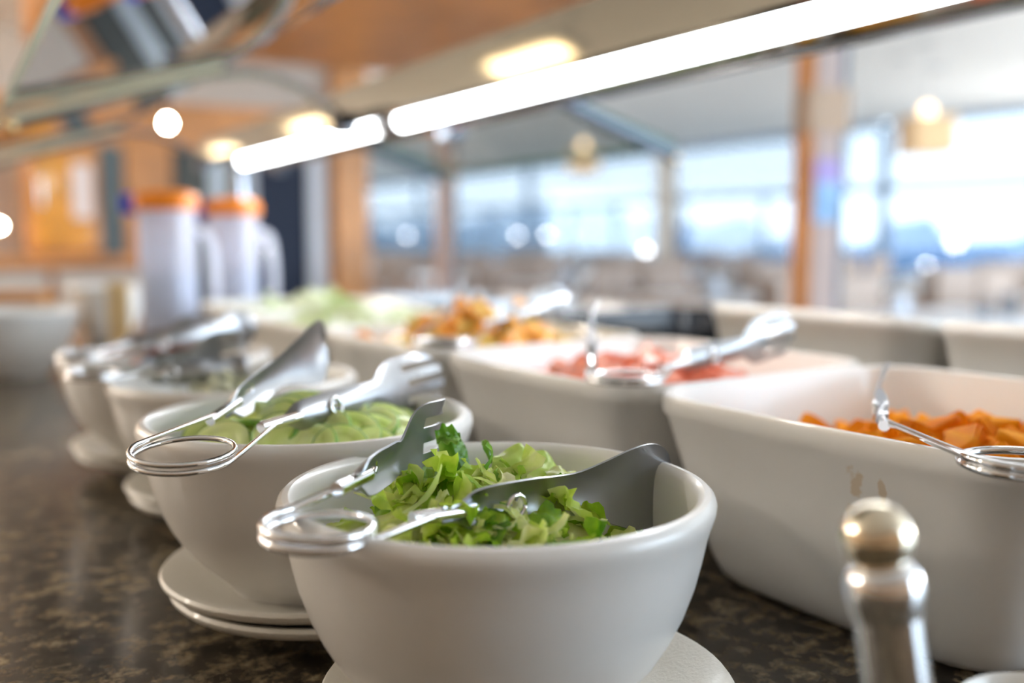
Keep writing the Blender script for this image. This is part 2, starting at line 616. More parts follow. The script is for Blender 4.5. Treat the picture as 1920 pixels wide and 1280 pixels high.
# housing: sloping left face, open bottom tray with reflector, lip on the right (one extruded section)
sec = [(-0.101, 0.442), (-0.090, 0.507), (0.090, 0.507), (0.100, 0.452), (0.086, 0.447), (0.080, 0.452), (0.060, 0.478), (-0.060, 0.478), (-0.090, 0.440), (-0.098, 0.436)]
bm = loft([[(x, y, z) for x, z in sec] for y in (0.2 - 1.5, 2.78 - 1.5)])
beam = put('beam', bm, brushed, guard)
put('reflector', bbox(-0.058, 0.058, -1.28, 1.26, 0.4745, 0.4775), pm('white_reflector', (0.85, 0.86, 0.88), 0.4), beam)
put('lip', tube([(0.093, -1.3, 0.447), (0.093, 1.28, 0.447)], 0.006, 8), arm_m, beam)
for (y0, y1) in ((0.42, 1.62), (1.72, 2.66)):
    t = put('light_tube', tube([G(BU - 0.005, y0, 0.452), G(BU - 0.005, y1, 0.452)], 0.0145, 14), tube_m, guard, 60)
    for yy, s in ((y0, -1), (y1, 1)):
        put('tube_cap', tube([G(BU - 0.005, yy, 0.452), G(BU - 0.005, yy + s * 0.022, 0.452)], 0.0155, 12), chrome, t, 40)
        put('tube_holder', bbox(-0.014, 0.004, yy + s * 0.022 - 0.008 - 1.5, yy + s * 0.022 + 0.008 - 1.5, 0.44, 0.476), pm('grey_holder', (0.4, 0.4, 0.42), 0.5), t)
# warm linear lamps above the aisle on the left; the polished beam face mirrors them
for k, (yy, zz) in enumerate(((3.52, 1.46), (6.28, 1.46), (8.45, 1.46))):
    e = empty('linear_lamp', (-0.61, yy, zz), ['warm linear lamp hung on two rods, nearest over the left aisle', 'warm linear lamp hung on two rods, farther along the left aisle', 'warm linear lamp hung on two rods before the back partition'][k], 'lamp', 'warm linear lamps over the left aisle')
    put('housing', bbox(-0.07, 0.07, -0.33, 0.33, -0.045, -0.0005, 0.006), pm('lamp_housing', (0.6, 0.58, 0.54), 0.4), e)
    put('diffuser', bbox(-0.042, 0.042, -0.27, 0.27, -0.056, -0.045, 0.004), warm_m, e)
    for q in (-0.25, 0.25):
        put('rod', tube([(0, q, -0.01), (0, q, CZ - zz - 0.001)], 0.006, 6), chrome, e)


def arm_path(side, s, low=False):
    def p(du, z):
        return G(BU + side * du, s, z)
    if low:
        pts = [p(0.04, 0.30), p(0.075, 0.345), p(0.125, 0.405), p(0.185, 0.455), p(0.245, 0.478), p(0.30, 0.484), p(0.36, 0.475), p(0.60, 0.398), p(0.625, 0.390)]
    else:
        pts = [p(0.098, 0.440), p(0.120, 0.462), p(0.160, 0.490), p(0.215, 0.510), p(0.265, 0.516), p(0.315, 0.509), p(0.36, 0.498), p(0.60, 0.417), p(0.622, 0.410)]
    return smooth_path(pts, 7)


def glass_panel(side, s0, s1):
    a0, a1 = (0.300, 0.525), (0.622, 0.433)
    dx, dz = a1[0] - a0[0], a1[1] - a0[1]
    l = math.hypot(dx, dz)
    n = (-dz / l * 0.014, dx / l * 0.014)
    ring = [(a0[0], a0[1]), (a1[0], a1[1]), (a1[0] + n[0], a1[1] + n[1]), (a0[0] + n[0], a0[1] + n[1])]
    bm = bmesh.new()
    lo = [[bm.verts.new(G(BU + side * x, s, z)) for x, z in ring] for s in (s0, s1)]
    for i in range(4):
        f = bm.faces.new((lo[0][i], lo[0][(i + 1) % 4], lo[1][(i + 1) % 4], lo[1][i]))
        f.material_index = 1 if i in (1, 3) else 0
    for q in lo:
        bm.faces.new(q).material_index = 1
    return put('glass_panel', bm, [guard_m if side < 0 else clear_m, gedge_m], guard)


for s, low in ((1.65, False), (2.70, False)):
    for side in (-1, 1):
        a = put('arm', tube(arm_path(side, s, low), 0.0075, 10), arm_m if side < 0 else darkarm_m, guard, 60)
        e = arm_path(side, s, low)[-1]
        d = (e - arm_path(side, s, low)[-3]).normalized()
        put('ball_cap', lathe([(0, -0.011), (0.006, -0.0095), (0.010, -0.005), (0.0115, 0), (0.010, 0.005), (0.006, 0.0095), (0, 0.011)], 16, None, *(e + d * 0.006)), pm('brass_ball', (0.75, 0.55, 0.28), 0.15, 1.0), a, 180)
        # flat rail that the glass rests on
        q0, q1 = (0.305, 0.518), (0.615, 0.4185)
        rb = bmesh.new()
        vs = []
        for (x, z) in (q0, q1):
            for yy in (-0.011, 0.011):
                for zz in (0, 0.010):
                    vs.append(rb.verts.new(G(BU + side * x, s + yy, z + zz)))
        bmesh.ops.convex_hull(rb, input=rb.verts)
        put('glass_rail', rb, cream_m if side < 0 else darkarm_m, a)
        put('bracket', bbox(min(side * 0.085, side * 0.118), max(side * 0.085, side * 0.118), s - 0.025 - 1.5, s + 0.025 - 1.5, 0.425, 0.462, 0.004), darkarm_m, a)
for side, s0, s1 in ((-1, 0.42, 1.645), (-1, 1.655, 2.70), (1, 1.655, 2.70)):
    glass_panel(side, s0, s1)
for s in (0.24, 2.74):
    p = put('post', tube([G(BU, s, 0), G(BU, s, 0.475)], 0.019, 16), arm_m, guard, 60)
    put('base_flange', lathe([(0, 0), (0.045, 0), (0.045, 0.006), (0.022, 0.012), (0.019, 0.03), (0, 0.03)], 24, None, 0, s - 1.5, 0), brushed, p, 40)

# ------------------------------------------------------------------ bowls and saucers
BOWL = [(0, .003), (.045, .003), (.047, 0), (.053, 0), (.0555, .004), (.066, .0145), (.075, .0235), (.083, .033), (.090, .045), (.0955, .057), (.1003, .071), (.1036, .085), (.1057, .0955), (.1073, .1015), (.1087, .1055), (.1097, .1090), (.1100, .1120), (.1092, .1150), (.1070, .1172), (.1040, .1176), (.1012, .1160), (.0996, .1130), (.0985, .108), (.0968, .094), (.0925, .073), (.085, .052), (.074, .034), (.058, .019), (.036, .010), (0, .007)]
SAUC = [(0, .002), (.055, .002), (.057, 0), (.061, 0), (.063, .003), (.085, .0075), (.102, .0125), (.1055, .0150), (.106, .0165), (.1045, .0180), (.101, .0176), (.085, .0128), (.073, .0092), (.066, .0078), (.060, .0072), (0, .0070)]
SAUC = [(r, z * 1.35) for r, z in SAUC]
SB = .0097
BOWL = [(r, z * 0.955) for r, z in BOWL]


GAP = 0.0092


def bowl(c, label, rim, sau=((0, 0),), sau_labels=(), mat=white):
    z = 0
    for k, (ox, oy) in enumerate(sau):
        t = put('saucer', lathe(SAUC, 72), saucer_m, None, 40, (c.x + ox, c.y + oy, 0.0005 + k * GAP))
        tag(t, sau_labels[k], 'saucer', 'saucers under the salad bowls')
        z = 0.0005 + k * GAP + SB
    kz = (rim - z - 0.0003) / max(q for _, q in BOWL)
    b = put('salad_bowl', lathe([(r, q * kz) for r, q in BOWL], 96), mat, None, 35, (c.x, c.y, z + 0.0003))
    tag(b, label, 'bowl', 'row of white salad bowls')
    return b


RIM = 0.1253
P1, P2, P3, P4 = at(932, 907, RIM), at(579, 773, RIM + .0080), at(440, 703, RIM), at(312, 661, RIM)
off1 = W(0.016, -0.004, 0)
B1 = bowl(P1, 'white bowl of shredded lettuce, nearest in the row, tongs inside', RIM, ((off1.x, off1.y),), ('speckled white saucer under the lettuce bowl',))
B2 = bowl(P2, 'white bowl of cucumber slices standing on two stacked saucers', RIM + .008, ((0.012, -0.008), (0.007, -0.004)), ('lower of two stacked saucers under the cucumber bowl', 'upper of two stacked saucers under the cucumber bowl'))
B3 = bowl(P3, 'white bowl behind the cucumber bowl with tongs lying across', RIM, ((0.012, -0.004), (0.008, -0.004)), ('lower of two saucers under the third bowl', 'upper of two saucers under the third bowl'))
B4 = bowl(P4, 'white bowl farthest in the row, just before the orange lidded jugs', RIM, ((0.010, -0.002), (0.006, -0.003)), ('lower of two saucers under the farthest bowl', 'upper of two saucers under the farthest bowl'))

# ------------------------------------------------------------------ square bins
ROWA = R(4.0)


def bin_mesh(hx, hy, H=0.138, rc=0.045, bow=0.0025):
    lv = [(0, .048), (.003, .040), (.009, .034), (.020, .029), (.045, .022), (.085, .012), (.122, .003), (.1245, .0005), (.1345, .0), (.1375, .001), (H, .0030), (.1372, .0056), (.134, .0066), (.085, .0165), (.045, .028), (.024, .036), (.014, .044), (.0095, .056)]
    return loft([rrect(hx - d, hy - d, max(0.012, rc - d * 0.25), z, 7, bow) for z, d in lv])


ax_along = Vector((-math.sin(ROWA), math.cos(ROWA), 0))
ax_across = Vector((math.cos(ROWA), math.sin(ROWA), 0))
L1 = at(1192, 733, 0.138)
F1 = at(1662, 677, 0.138)
PITCHB = 0.304
HB = 0.1485


def bin_center(k, row=0, span=0.149, acr=0.149, gap=0.006):
    o = L1 + ax_along * (k * PITCHB)
    return Vector((o.x, o.y, 0)) - ax_along * span + ax_across * acr


bins = []
bin_labels = ['square white bin of orange carrot pieces, nearest in the bin row, stained below its rim',
              'square white bin of pink red tomato pieces, second in the bin row',
              'square white bin of orange and yellow fruit, third in the bin row',
              'square white bin of pale green leaves, fourth in the bin row',
              'square white bin at the far end of the bin row beside the jugs']
me_bin = None
for k in range(5):
    c = bin_center(k)
    if k == 4:
        c = c + ax_across * 0.03
    if k == 0:
        o = put('serving_bin', bin_mesh(HB, HB), stain_m, None, 50)
    elif k == 1:
        o = put('serving_bin', bin_mesh(HB, HB), white2, None, 50)
        me_bin = o.data
    else:
        o = bpy.data.objects.new('serving_bin', me_bin)
        col.objects.link(o)
    o.location = (c.x, c.y, 0.0004)
    o.rotation_euler = (0, 0, ROWA)
    tag(o, bin_labels[k], 'bin', 'row of square serving bins')
    bins.append(c)

# second row: the same bins, tipped towards the far side of the buffet on a riser bar
TILT = math.asin(0.036 / 0.25)
me_black = None
R2 = [(0, 'square white bin in the second row behind the tomato bin, tipped away', white2, 'serving_bin', 'bin'), (-1, 'square white bin in the second row at the right picture edge, tipped away', white2, 'serving_bin', 'bin'), (1, 'black enamel pan in the second row behind the fruit bin', black_m, 'serving_pan', 'pan'), (2, 'grey steel tray in the second row beyond the black pan', blade_m, 'serving_tray', 'tray'), (3, 'grey steel tray in the second row, farthest from the camera', blade_m, 'serving_tray', 'tray')]
F1f = Vector((F1.x, F1.y, 0))
for k, lab, mt, nm, ct in R2:
    if mt is white2:
        o = bpy.data.objects.new(nm, me_bin)
        col.objects.link(o)
    else:
        o = put(nm, bin_mesh(HB, HB, 0.12 if mt is black_m else 0.09), mt, None, 50)
    c = F1f + ax_along * (0.170 + k * PITCHB) + ax_across * (0.050 + 0.149)
    T = TILT if k < 1 else 0.0
    M = Matrix.Translation(c) @ Matrix.Rotation(ROWA, 4, 'Z') @ Matrix.Translation((0.105, 0, 0.0006)) @ Matrix.Rotation(T, 4, 'Y') @ Matrix.Translation((-0.105, 0, 0))
    o.matrix_world = M
    tag(o, lab, ct, 'second row of square bins' if mt is white2 else None)
rb_c = F1f + ax_along * 0.025 + ax_across * (0.050 + 0.149 - 0.075)
tag(put('riser_bar', bbox(-0.010, 0.010, -0.28, 0.28, 0, 0.0215, 0.003), black_m, None, None, (rb_c.x, rb_c.y, 0.0003), ROWA), 'black riser bar under the raised edge of the second row bins', 'riser')

# ------------------------------------------------------------------ food


def ribbon(length, width, seed, curl=1.0, crinkle=0.004, nx=9, ny=4, twist=0.6, thick=0.0):
    """a shred of leaf: a bent, crinkled strip"""
    bm = bmesh.new()
    r = random.Random(seed)
    g = []
    bend = r.uniform(-1, 1) * curl
    tw = r.uniform(-1, 1) * twist
    ph = r.uniform(0, 6)
    ang = -bend * 0.5
    x = y = 0.0
    px = []
    for i in range(nx + 1):
        px.append((x, y, ang))
        ang += bend / nx * 1.6
        x += math.cos(ang) * length / nx
        y += math.sin(ang) * length / nx
    for i in range(nx + 1):
        t = i / nx
        w = width * (0.72 + 0.28 * math.sin(math.pi * t)) * (1 + 0.16 * math.sin(t * 9 + ph) + 0.10 * math.sin(t * 23 + ph))
        row = []
        for j in range(ny + 1):
            v = (j / ny - 0.5)
            xx, zz, a = px[i]
            z = crinkle * math.sin(v * 8 + t * 11 + ph) * (0.4 + abs(v) * 1.6) - abs(v) * width * 0.25
            q = Vector((0, v * w, z))
            q.rotate(Matrix.Rotation(tw * (t - 0.5) * 2, 3, 'X'))
            q.rotate(Matrix.Rotation(-a, 3, 'Y'))
            row.append(bm.verts.new((xx - length / 2 + q.x, q.y, zz + q.z)))
        g.append(row)
    for i in range(nx):
        for j in range(ny):
            bm.faces.new((g[i][j], g[i + 1][j], g[i + 1][j + 1], g[i][j + 1]))
    return bm


lettuce_m = ramp_mat('lettuce_leaf', [(0.10, (0.10, 0.30, 0.010)), (0.30, (0.36, 0.60, 0.025)), (0.48, (0.60, 0.76, 0.08)), (0.68, (0.82, 0.86, 0.30)), (0.90, (0.93, 0.91, 0.62))], 45, 0.34, 0.30, 0.42, coat=0.2)
lettuce_dk = ramp_mat('dark_leaf', [(0.3, (0.04, 0.16, 0.010)), (0.5, (0.14, 0.36, 0.025)), (0.75, (0.38, 0.58, 0.08))], 40, 0.3, 0.1, 0.3, coat=0.2)
pale_m = ramp_mat('pale_leaf', [(0.2, (0.46, 0.68, 0.08)), (0.5, (0.68, 0.84, 0.20)), (0.8, (0.88, 0.91, 0.50))], 30, 0.34, 0.12, 0.4, coat=0.2)


def rot_to(o, n, spin):
    q = Vector((0, 0, 1)).rotation_difference(n)
    o.rotation_euler = (q.to_matrix() @ Matrix.Rotation(spin, 3, 'Z')).to_euler()


def mound(c, rx, ry, z0, h, seed, mat, name, label, cat, amp=0.15, off=(0, 0), rotz=0):
    """low heap that the loose pieces lie on"""
    bm = bmesh.new()
    n, m = 40, 14
    ctr = bm.verts.new((off[0], off[1], h))
    prev = None
    for i in range(1, m + 1):
        f = i / m
        ring = []
        for k in range(n):
            a = 2 * math.pi * k / n
            x, y = off[0] * (1 - f) + rx * f * math.cos(a), off[1] * (1 - f) + ry * f * math.sin(a)
            z = h * (1 - f * f) + amp * h * noise.noise(Vector((x * 60, y * 60, seed)))
            ring.append(bm.verts.new((x, y, z)))
        for k in range(n):
            if prev is None:
                bm.faces.new((ctr, ring[k], ring[(k + 1) % n]))
            else:
                bm.faces.new((prev[k], ring[k], ring[(k + 1) % n], prev[(k + 1) % n]))
        prev = ring
    lowr = [bm.verts.new((v.co.x * 0.95, v.co.y * 0.95, -0.012)) for v in prev]
    for k in range(n):
        bm.faces.new((prev[k], lowr[k], lowr[(k + 1) % n], prev[(k + 1) % n]))
    bm.faces.new(lowr)
    o = put(name, bm, mat, None, 180, (c.x, c.y, z0), rotz)
    return tag(o, label, cat, None, 'stuff')


# --- bowl 1: lettuce
mc = W(-0.020, 0.018, 0)
mound(P1, 0.083, 0.083, 0.074, 0.038, 3, lettuce_m, 'lettuce_heap', 'bed of chopped lettuce filling the nearest white bowl', 'lettuce', 0.3, (mc.x, mc.y))
shred_meshes = []
for k in range(22):
    Ln = rnd.uniform(0.026, 0.060)
    w = rnd.choice((0.003, 0.005, 0.008, 0.012, 0.016, 0.020))
    bm = ribbon(Ln, w, 100 + k, rnd.uniform(0.5, 2.2), 0.0008 + w * 0.12, 10, 3 if w < .005 else 5, rnd.uniform(0.2, 1.3))
    o = put('lettuce_shred', bm, lettuce_m, None, 180)
    shred_meshes.append(o.data)
    bpy.data.objects.remove(o)
n_l = 0
while n_l < 190:
    a, f = rnd.uniform(0, 6.283), math.sqrt(rnd.uniform(0, 1)) * 0.97
    ox, oy = mc.x * (1 - f) + 0.078 * f * math.cos(a), mc.y * (1 - f) + 0.078 * f * math.sin(a)
    z = 0.078 + 0.043 * (1 - f * f) + rnd.uniform(0.000, 0.007)
    o = bpy.data.objects.new('lettuce_shred', rnd.choice(shred_meshes))
    col.objects.link(o)
    o.location = (P1.x + ox, P1.y + oy, z)
    nn = Vector((ox * 5 + rnd.gauss(0, .45), oy * 5 + rnd.gauss(0, .45), 1)).normalized()
    rot_to(o, nn, rnd.uniform(0, 6.28))
    s = rnd.uniform(0.75, 1.2) * (1.0 if f < 0.75 else 0.8)
    o.scale = (s, s, s)
    tag(o, 'thin shred of green lettuce on the heap in the nearest white bowl', 'lettuce', 'shredded lettuce in the nearest bowl')
    n_l += 1


def leaf(length, width, seed, ruffle, cup, nx=26, ny=18, fold=0.0, rib=0.0016):
    """a bigger piece of leaf with a rib, cupping and ruffled edge"""
    bm = bmesh.new()
    g = []
    for i in range(nx + 1):
        t = i / nx
        w = width * math.sin(math.pi * (0.10 + 0.82 * t)) ** 0.6
        row = []
        for j in range(ny + 1):
            v = (j / ny - 0.5) * 2
            x = (t - 0.5) * length
            y = v * w / 2
            z = -cup * (t - 0.35) ** 2 * 4 - fold * v * v
            z += ruffle * abs(v) ** 2 * math.sin(t * 17 + v * 2 + seed)
            z += 0.45 * ruffle * noise.noise(Vector((x * 150, y * 150, seed)))
            z += rib * math.exp(-(v * 7) ** 2)
            z += 0.0007 * abs(math.sin((t * 7 - abs(v) * 2.5) * math.pi)) * (1 if abs(v) > .1 else 0)
            row.append(bm.verts.new((x, y, z)))
        g.append(row)
    for i in range(nx):
        for j in range(ny):
            bm.faces.new((g[i][j], g[i + 1][j], g[i + 1][j + 1], g[i][j + 1]))
    return bm


def place_leaf(name, bm, mat, pos, right, up, label, sx=1.0):
    """x axis of the leaf along `right` (dx, dZ, dz), its face turned towards `up`"""
    o = put(name, bm, mat, None, 180)
    x = W(right[0], right[1], 0)
    x.z = right[2]
    x.normalize()
    n = W(up[0], up[1], 0)
    n.z = up[2]
    n = (n - x * n.dot(x)).normalized()
    y = n.cross(x)
    o.matrix_world = Matrix.Translation(pos) @ Matrix((x, y, n)).transposed().to_4x4()
    tag(o, label, 'lettuce')
    return o


# the pieces that stand out in the photograph
place_leaf('lettuce_leaf', leaf(0.050, 0.034, 1.3, 0.0028, 0.010, fold=0.006), pale_m, W(0.014, 0.550, 0.1215), (1, 0.1, -0.22), (0.05, -0.75, 0.8), 'broad pale green crinkled lettuce leaf on the right of the heap')
place_leaf('lettuce_leaf', leaf(0.032, 0.024, 2.3, 0.0022, 0.006, fold=0.004), lettuce_m, W(0.034, 0.545, 0.114), (1, 0.15, -0.45), (0.2, -0.6, 0.9), 'ruffled lettuce leaf sloping down right of the broad pale leaf')
place_leaf('lettuce_leaf', leaf(0.026, 0.016, 4.1, 0.0012, -0.004, fold=0.005), lettuce_dk, W(-0.0325, 0.560, 0.126), (0.32, 0.1, -1), (0.2, -1, 0.25), 'dark green curled lettuce leaf standing up at the back of the heap')
place_leaf('lettuce_leaf', leaf(0.014, 0.013, 6.1, 0.0022, 0.003, fold=-0.005), lettuce_dk, W(-0.036, 0.556, 0.1365), (1, 0.1, 0.15), (0.1, -0.7, 0.7), 'small bright green curl on top of the standing dark leaf')
place_leaf('lettuce_leaf', ribbon(0.018, 0.0045, 31, 1.4, 0.0006), lettuce_dk, W(-0.0135, 0.552, 0.132), (-0.2, 0.0, 1), (0.4, -1, 0.1), 'thin dark green shred curling upright above the heap')
place_leaf('lettuce_leaf', leaf(0.036, 0.026, 7.7, 0.0022, 0.004, fold=0.004), pale_m, W(-0.058, 0.522, 0.116), (1, 0.25, 0.5), (-0.35, -0.7, 0.7), 'pale translucent lettuce piece leaning in front of the fork')
place_leaf('lettuce_leaf', leaf(0.050, 0.026, 9.2, 0.0026, 0.006, fold=0.005), lettuce_m, W(-0.054, 0.482, 0.112), (1, 0.2, 0.42), (-0.3, -0.65, 0.8), 'yellow green lettuce piece at the front left of the heap')
place_leaf('lettuce_leaf', ribbon(0.045, 0.004, 77, 1.5, 0.0004), pale_m, W(-0.045, 0.486, 0.120), (1, 0.3, 0.55), (-0.3, -0.6, 0.8), 'long cream coloured rib strip on the front left lettuce')
place_leaf('lettuce_leaf', ribbon(0.050, 0.0035, 52, 1.8, 0.0004), lettuce_dk, W(-0.014, 0.520, 0.1275), (1, 0.2, 0.35), (-0.1, -0.7, 0.7), 'long thin green shred arching over the middle of the heap')
place_leaf('lettuce_leaf', leaf(0.034, 0.020, 3.2, 0.0024, 0.005, fold=0.004), lettuce_m, W(-0.082, 0.500, 0.104), (1, 0.5, 0.3), (-0.2, -0.6, 0.8), 'small green lettuce piece at the left edge of the heap')
place_leaf('lettuce_leaf', leaf(0.042, 0.030, 5.2, 0.0024, 0.005, fold=0.004), pale_m, W(-0.012, 0.500, 0.117), (1, -0.1, 0.1), (0, -0.5, 0.9), 'pale cream lettuce piece at the front middle behind the spoon')

# --- bowl 2: cucumber slices (peel + flesh)
flesh_m = ramp_mat('cucumber_flesh', [(0.25, (0.66, 0.82, 0.18)), (0.5, (0.82, 0.92, 0.32)), (0.8, (0.90, 0.95, 0.50))], 70, 0.28, 0.1, 0.2, coat=0.3)
peel_m = pm('cucumber_peel', (0.20, 0.42, 0.03), 0.35, var=0.3, vscale=60)
sl = empty('cucumber_slice', (0, 0, 0), 'pale green cucumber slice heaped in the second white bowl', 'cucumber', 'cucumber slices in the second bowl')
put('flesh', lathe([(0, -.0022), (.019, -.0022), (.0195, -.0018), (.0195, .0018), (.019, .0022), (.0125, .0024), (.0118, .0019), (.0085, .0019), (.0078, .0023), (0, .0022)], 24), flesh_m, sl, 50)
put('peel', lathe([(.0197, -.0020), (.0205, -.0015), (.0207, 0), (.0205, .0015), (.0197, .0020)], 24), peel_m, sl, 180)
zc = RIM + .0080
first = True
for k in range(46):
    a, f = rnd.uniform(0, 6.283), math.sqrt(k / 46.0) * 0.93
    a = k * 2.39996
    x, y = 0.072 * f * math.cos(a), 0.072 * f * math.sin(a)
    z = zc - 0.030 + 0.024 * (1 - f * f) + rnd.uniform(-0.003, 0.008)
    o = sl if first else copy_tree(sl)
    first = False
    o.location = (P2.x + x, P2.y + y, z)
    toward = W(0, -1, 0)
    nn = Vector((x * 5 + toward.x * 0.55 + rnd.gauss(0, .28), y * 5 + toward.y * 0.55 + rnd.gauss(0, .28), 0.9)).normalized()
    rot_to(o, nn, rnd.uniform(0, 6.28))
    s = rnd.uniform(0.85, 1.1)
    o.scale = (s, s, s)
mound(P2, 0.080, 0.080, zc - 0.052, 0.030, 5, peel_m, 'cucumber_heap', 'cucumber pieces at the bottom of the second white bowl', 'cucumber')


def chunk(seed, sx, sy, sz, wob=0.25, sub=1):
    """an irregular cut piece: a bevelled block with bent, uneven corners"""
    r = random.Random(seed)
    bm = bmesh.new()
    box(bm, -sx / 2, sx / 2, -sy / 2, sy / 2, -sz / 2, sz / 2)
    for v in bm.verts:
        v.co.x *= 1 + r.uniform(-wob, wob)
        v.co.y *= 1 + r.uniform(-wob, wob)
        v.co.z *= 1 + r.uniform(-wob, wob)
    bmesh.ops.bevel(bm, geom=list(bm.edges), offset=min(sx, sy, sz) * 0.18, segments=2, affect='EDGES')
    return bm


def slice_half(seed, rad, th):
    """wedge or half round slice"""
    r = random.Random(seed)
    bm = bmesh.new()
    span = r.choice((math.pi, math.pi * 0.66, math.pi * 0.5))
    n = 12
    lo, hi = [], []
    pts = [(0, 0)] + [(rad * math.cos(span * k / n), rad * math.sin(span * k / n)) for k in range(n + 1)]
    for (x, y) in pts:
        b = 0.25 * x * x / rad
        lo.append(bm.verts.new((x, y - rad * 0.4, -th / 2 + b)))
        hi.append(bm.verts.new((x, y - rad * 0.4, th / 2 + b)))
    bm.faces.new(lo[::-1])
    bm.faces.new(hi)
    m = len(pts)
    for k in range(m):
        bm.faces.new((lo[k], lo[(k + 1) % m], hi[(k + 1) % m], hi[k]))
    bmesh.ops.bevel(bm, geom=[e for e in bm.edges], offset=th * 0.15, segments=1, affect='EDGES')
    return bm


def pile(meshes, mats, c, hx, hy, n, zfun, name, label, cat, group, rotz=ROWA, tilt=0.6, smooth=60, smin=0.8, smax=1.25):
    datas = []
    for bm, mt in zip(meshes, mats):
        o = put(name, bm, mt, None, smooth)
        datas.append(o.data)
        bpy.data.objects.remove(o)
    nx = max(2, int(math.sqrt(n * hx / hy) + 0.5))
    ny = max(2, int(n / nx + 0.5))
    for i in range(nx):
        for j in range(ny):
            u = ((i + 0.5 + rnd.uniform(-.4, .4)) / nx * 2 - 1)
            v = ((j + 0.5 + rnd.uniform(-.4, .4)) / ny * 2 - 1)
            p = ax_across * (u * hx) + ax_along * (v * hy)
            o = bpy.data.objects.new(name, rnd.choice(datas))
            col.objects.link(o)
            o.location = (c.x + p.x, c.y + p.y, zfun(u, v) + rnd.uniform(-0.004, 0.006))
            nn = Vector((rnd.gauss(0, tilt), rnd.gauss(0, tilt), 1)).normalized()
            rot_to(o, nn, rnd.uniform(0, 6.28))
            s = rnd.uniform(smin, smax)
            o.scale = (s, s, s)
            tag(o, label, cat, group)


carrot_m = ramp_mat('carrot', [(0.25, (0.88, 0.25, 0.003)), (0.5, (0.98, 0.38, 0.004)), (0.8, (1.0, 0.50, 0.02))], 35, 0.55, 0.15, 0.25)
carrot_m.node_tree.nodes['Principled BSDF'].inputs['Specular IOR Level'].default_value = 0.2
tomato_m = ramp_mat('tomato', [(0.25, (0.84, 0.20, 0.11)), (0.5, (0.94, 0.34, 0.21)), (0.8, (0.97, 0.55, 0.42))], 35, 0.25, 0.15, 0.2, coat=0.4)
orange_m = ramp_mat('orange_fruit', [(0.25, (0.88, 0.30, 0.02)), (0.5, (0.95, 0.45, 0.05)), (0.8, (0.98, 0.62, 0.2))], 35, 0.28, 0.15, 0.25, coat=0.3)
yellow_m = ramp_mat('yellow_fruit', [(0.25, (0.80, 0.50, 0.06)), (0.5, (0.92, 0.66, 0.14)), (0.8, (0.95, 0.80, 0.40))], 35, 0.28, 0.15, 0.25, coat=0.3)


def hump(z0, h, cu=0.0, cv=0.0):
    return lambda u, v: z0 + h * max(0, 1 - (u - cu) ** 2 - (v - cv) ** 2)


def heap(k, z0, h, mat, name, label, cat, hx=0.118, cu=0, cv=0):
    c = bins[k]
    bm = bmesh.new()
    n = 16
    g = [[bm.verts.new(((i / n * 2 - 1) * hx, (j / n * 2 - 1) * hx, z0 + h * max(0, 1 - (i / n * 2 - 1 - cu) ** 2 - (j / n * 2 - 1 - cv) ** 2) + 0.004 * noise.noise(Vector((i * 0.9, j * 0.9, k))))) for j in range(n + 1)] for i in range(n + 1)]
    for i in range(n):
        for j in range(n):
            bm.faces.new((g[i][j], g[i + 1][j], g[i + 1][j + 1], g[i][j + 1]))
    o = put(name, bm, mat, None, 180, (c.x, c.y, 0), ROWA)
    tag(o, label, cat, None, 'stuff')


heap(0, 0.082, 0.024, carrot_m, 'carrot_heap', 'bed of carrot pieces filling the nearest square bin', 'carrot', cv=-0.2)
pile([slice_half(1, .019, .006), slice_half(2, .023, .007), slice_half(5, .017, .008), chunk(3, .034, .014, .010), chunk(4, .026, .018, .012)], [carrot_m] * 5, bins[0], .108, .108, 110, hump(0.089, 0.026, 0, -0.2), 'carrot_piece', 'orange carrot piece heaped in the nearest square bin', 'carrot', 'carrot pieces in the nearest bin')
heap(1, 0.092, 0.026, tomato_m, 'tomato_heap', 'bed of tomato pieces filling the second square bin', 'tomato', cv=0.0)
pile([chunk(11, .020, .017, .015), chunk(12, .026, .018, .014), slice_half(13, .022, .009), chunk(14, .017, .016, .016)], [tomato_m] * 4, bins[1], .106, .106, 120, hump(0.102, 0.026, 0.0, 0.1), 'tomato_piece', 'pink red tomato piece heaped in the second square bin', 'tomato', 'tomato pieces in the second bin')
heap(2, 0.100, 0.034, yellow_m, 'fruit_heap', 'bed of cut fruit filling the third square bin', 'fruit')
pile([slice_half(21, .027, .009), slice_half(22, .030, .010), chunk(23, .030, .02, .015)], [orange_m] * 3, bins[2], .108, .108, 44, hump(0.113, 0.040), 'orange_piece', 'orange fruit wedge heaped in the third square bin', 'fruit', 'orange wedges in the third bin')
pile([chunk(25, .034, .026, .016), chunk(26, .028, .024, .02), slice_half(27, .028, .012)], [yellow_m] * 3, bins[2], .108, .108, 56, hump(0.113, 0.036), 'yellow_fruit_piece', 'yellow fruit chunk heaped in the third square bin', 'fruit', 'yellow fruit chunks in the third bin')
palew_m = ramp_mat('pale_salad', [(0.25, (0.52, 0.66, 0.26)), (0.5, (0.74, 0.80, 0.50)), (0.8, (0.86, 0.87, 0.74))], 20, 0.4, 0.25, 0.3)
heap(3, 0.098, 0.030, palew_m, 'leaf_heap', 'bed of pale leaves filling the fourth square bin', 'lettuce')
pile([leaf(.060, .045, 1, .004, .010, 10, 8), leaf(.05, .04, 2, .005, .008, 10, 8), leaf(.07, .04, 3, .005, .014, 10, 8)], [palew_m] * 3, bins[3], .105, .105, 46, hump(0.110, 0.032), 'pale_leaf', 'pale green leaf heaped in the fourth square bin', 'lettuce', 'pale leaves in the fourth bin', smooth=180)
heap(4, 0.100, 0.028, palew_m, 'leaf_heap', 'bed of pale leaves filling the far square bin beside the jugs', 'lettuce')
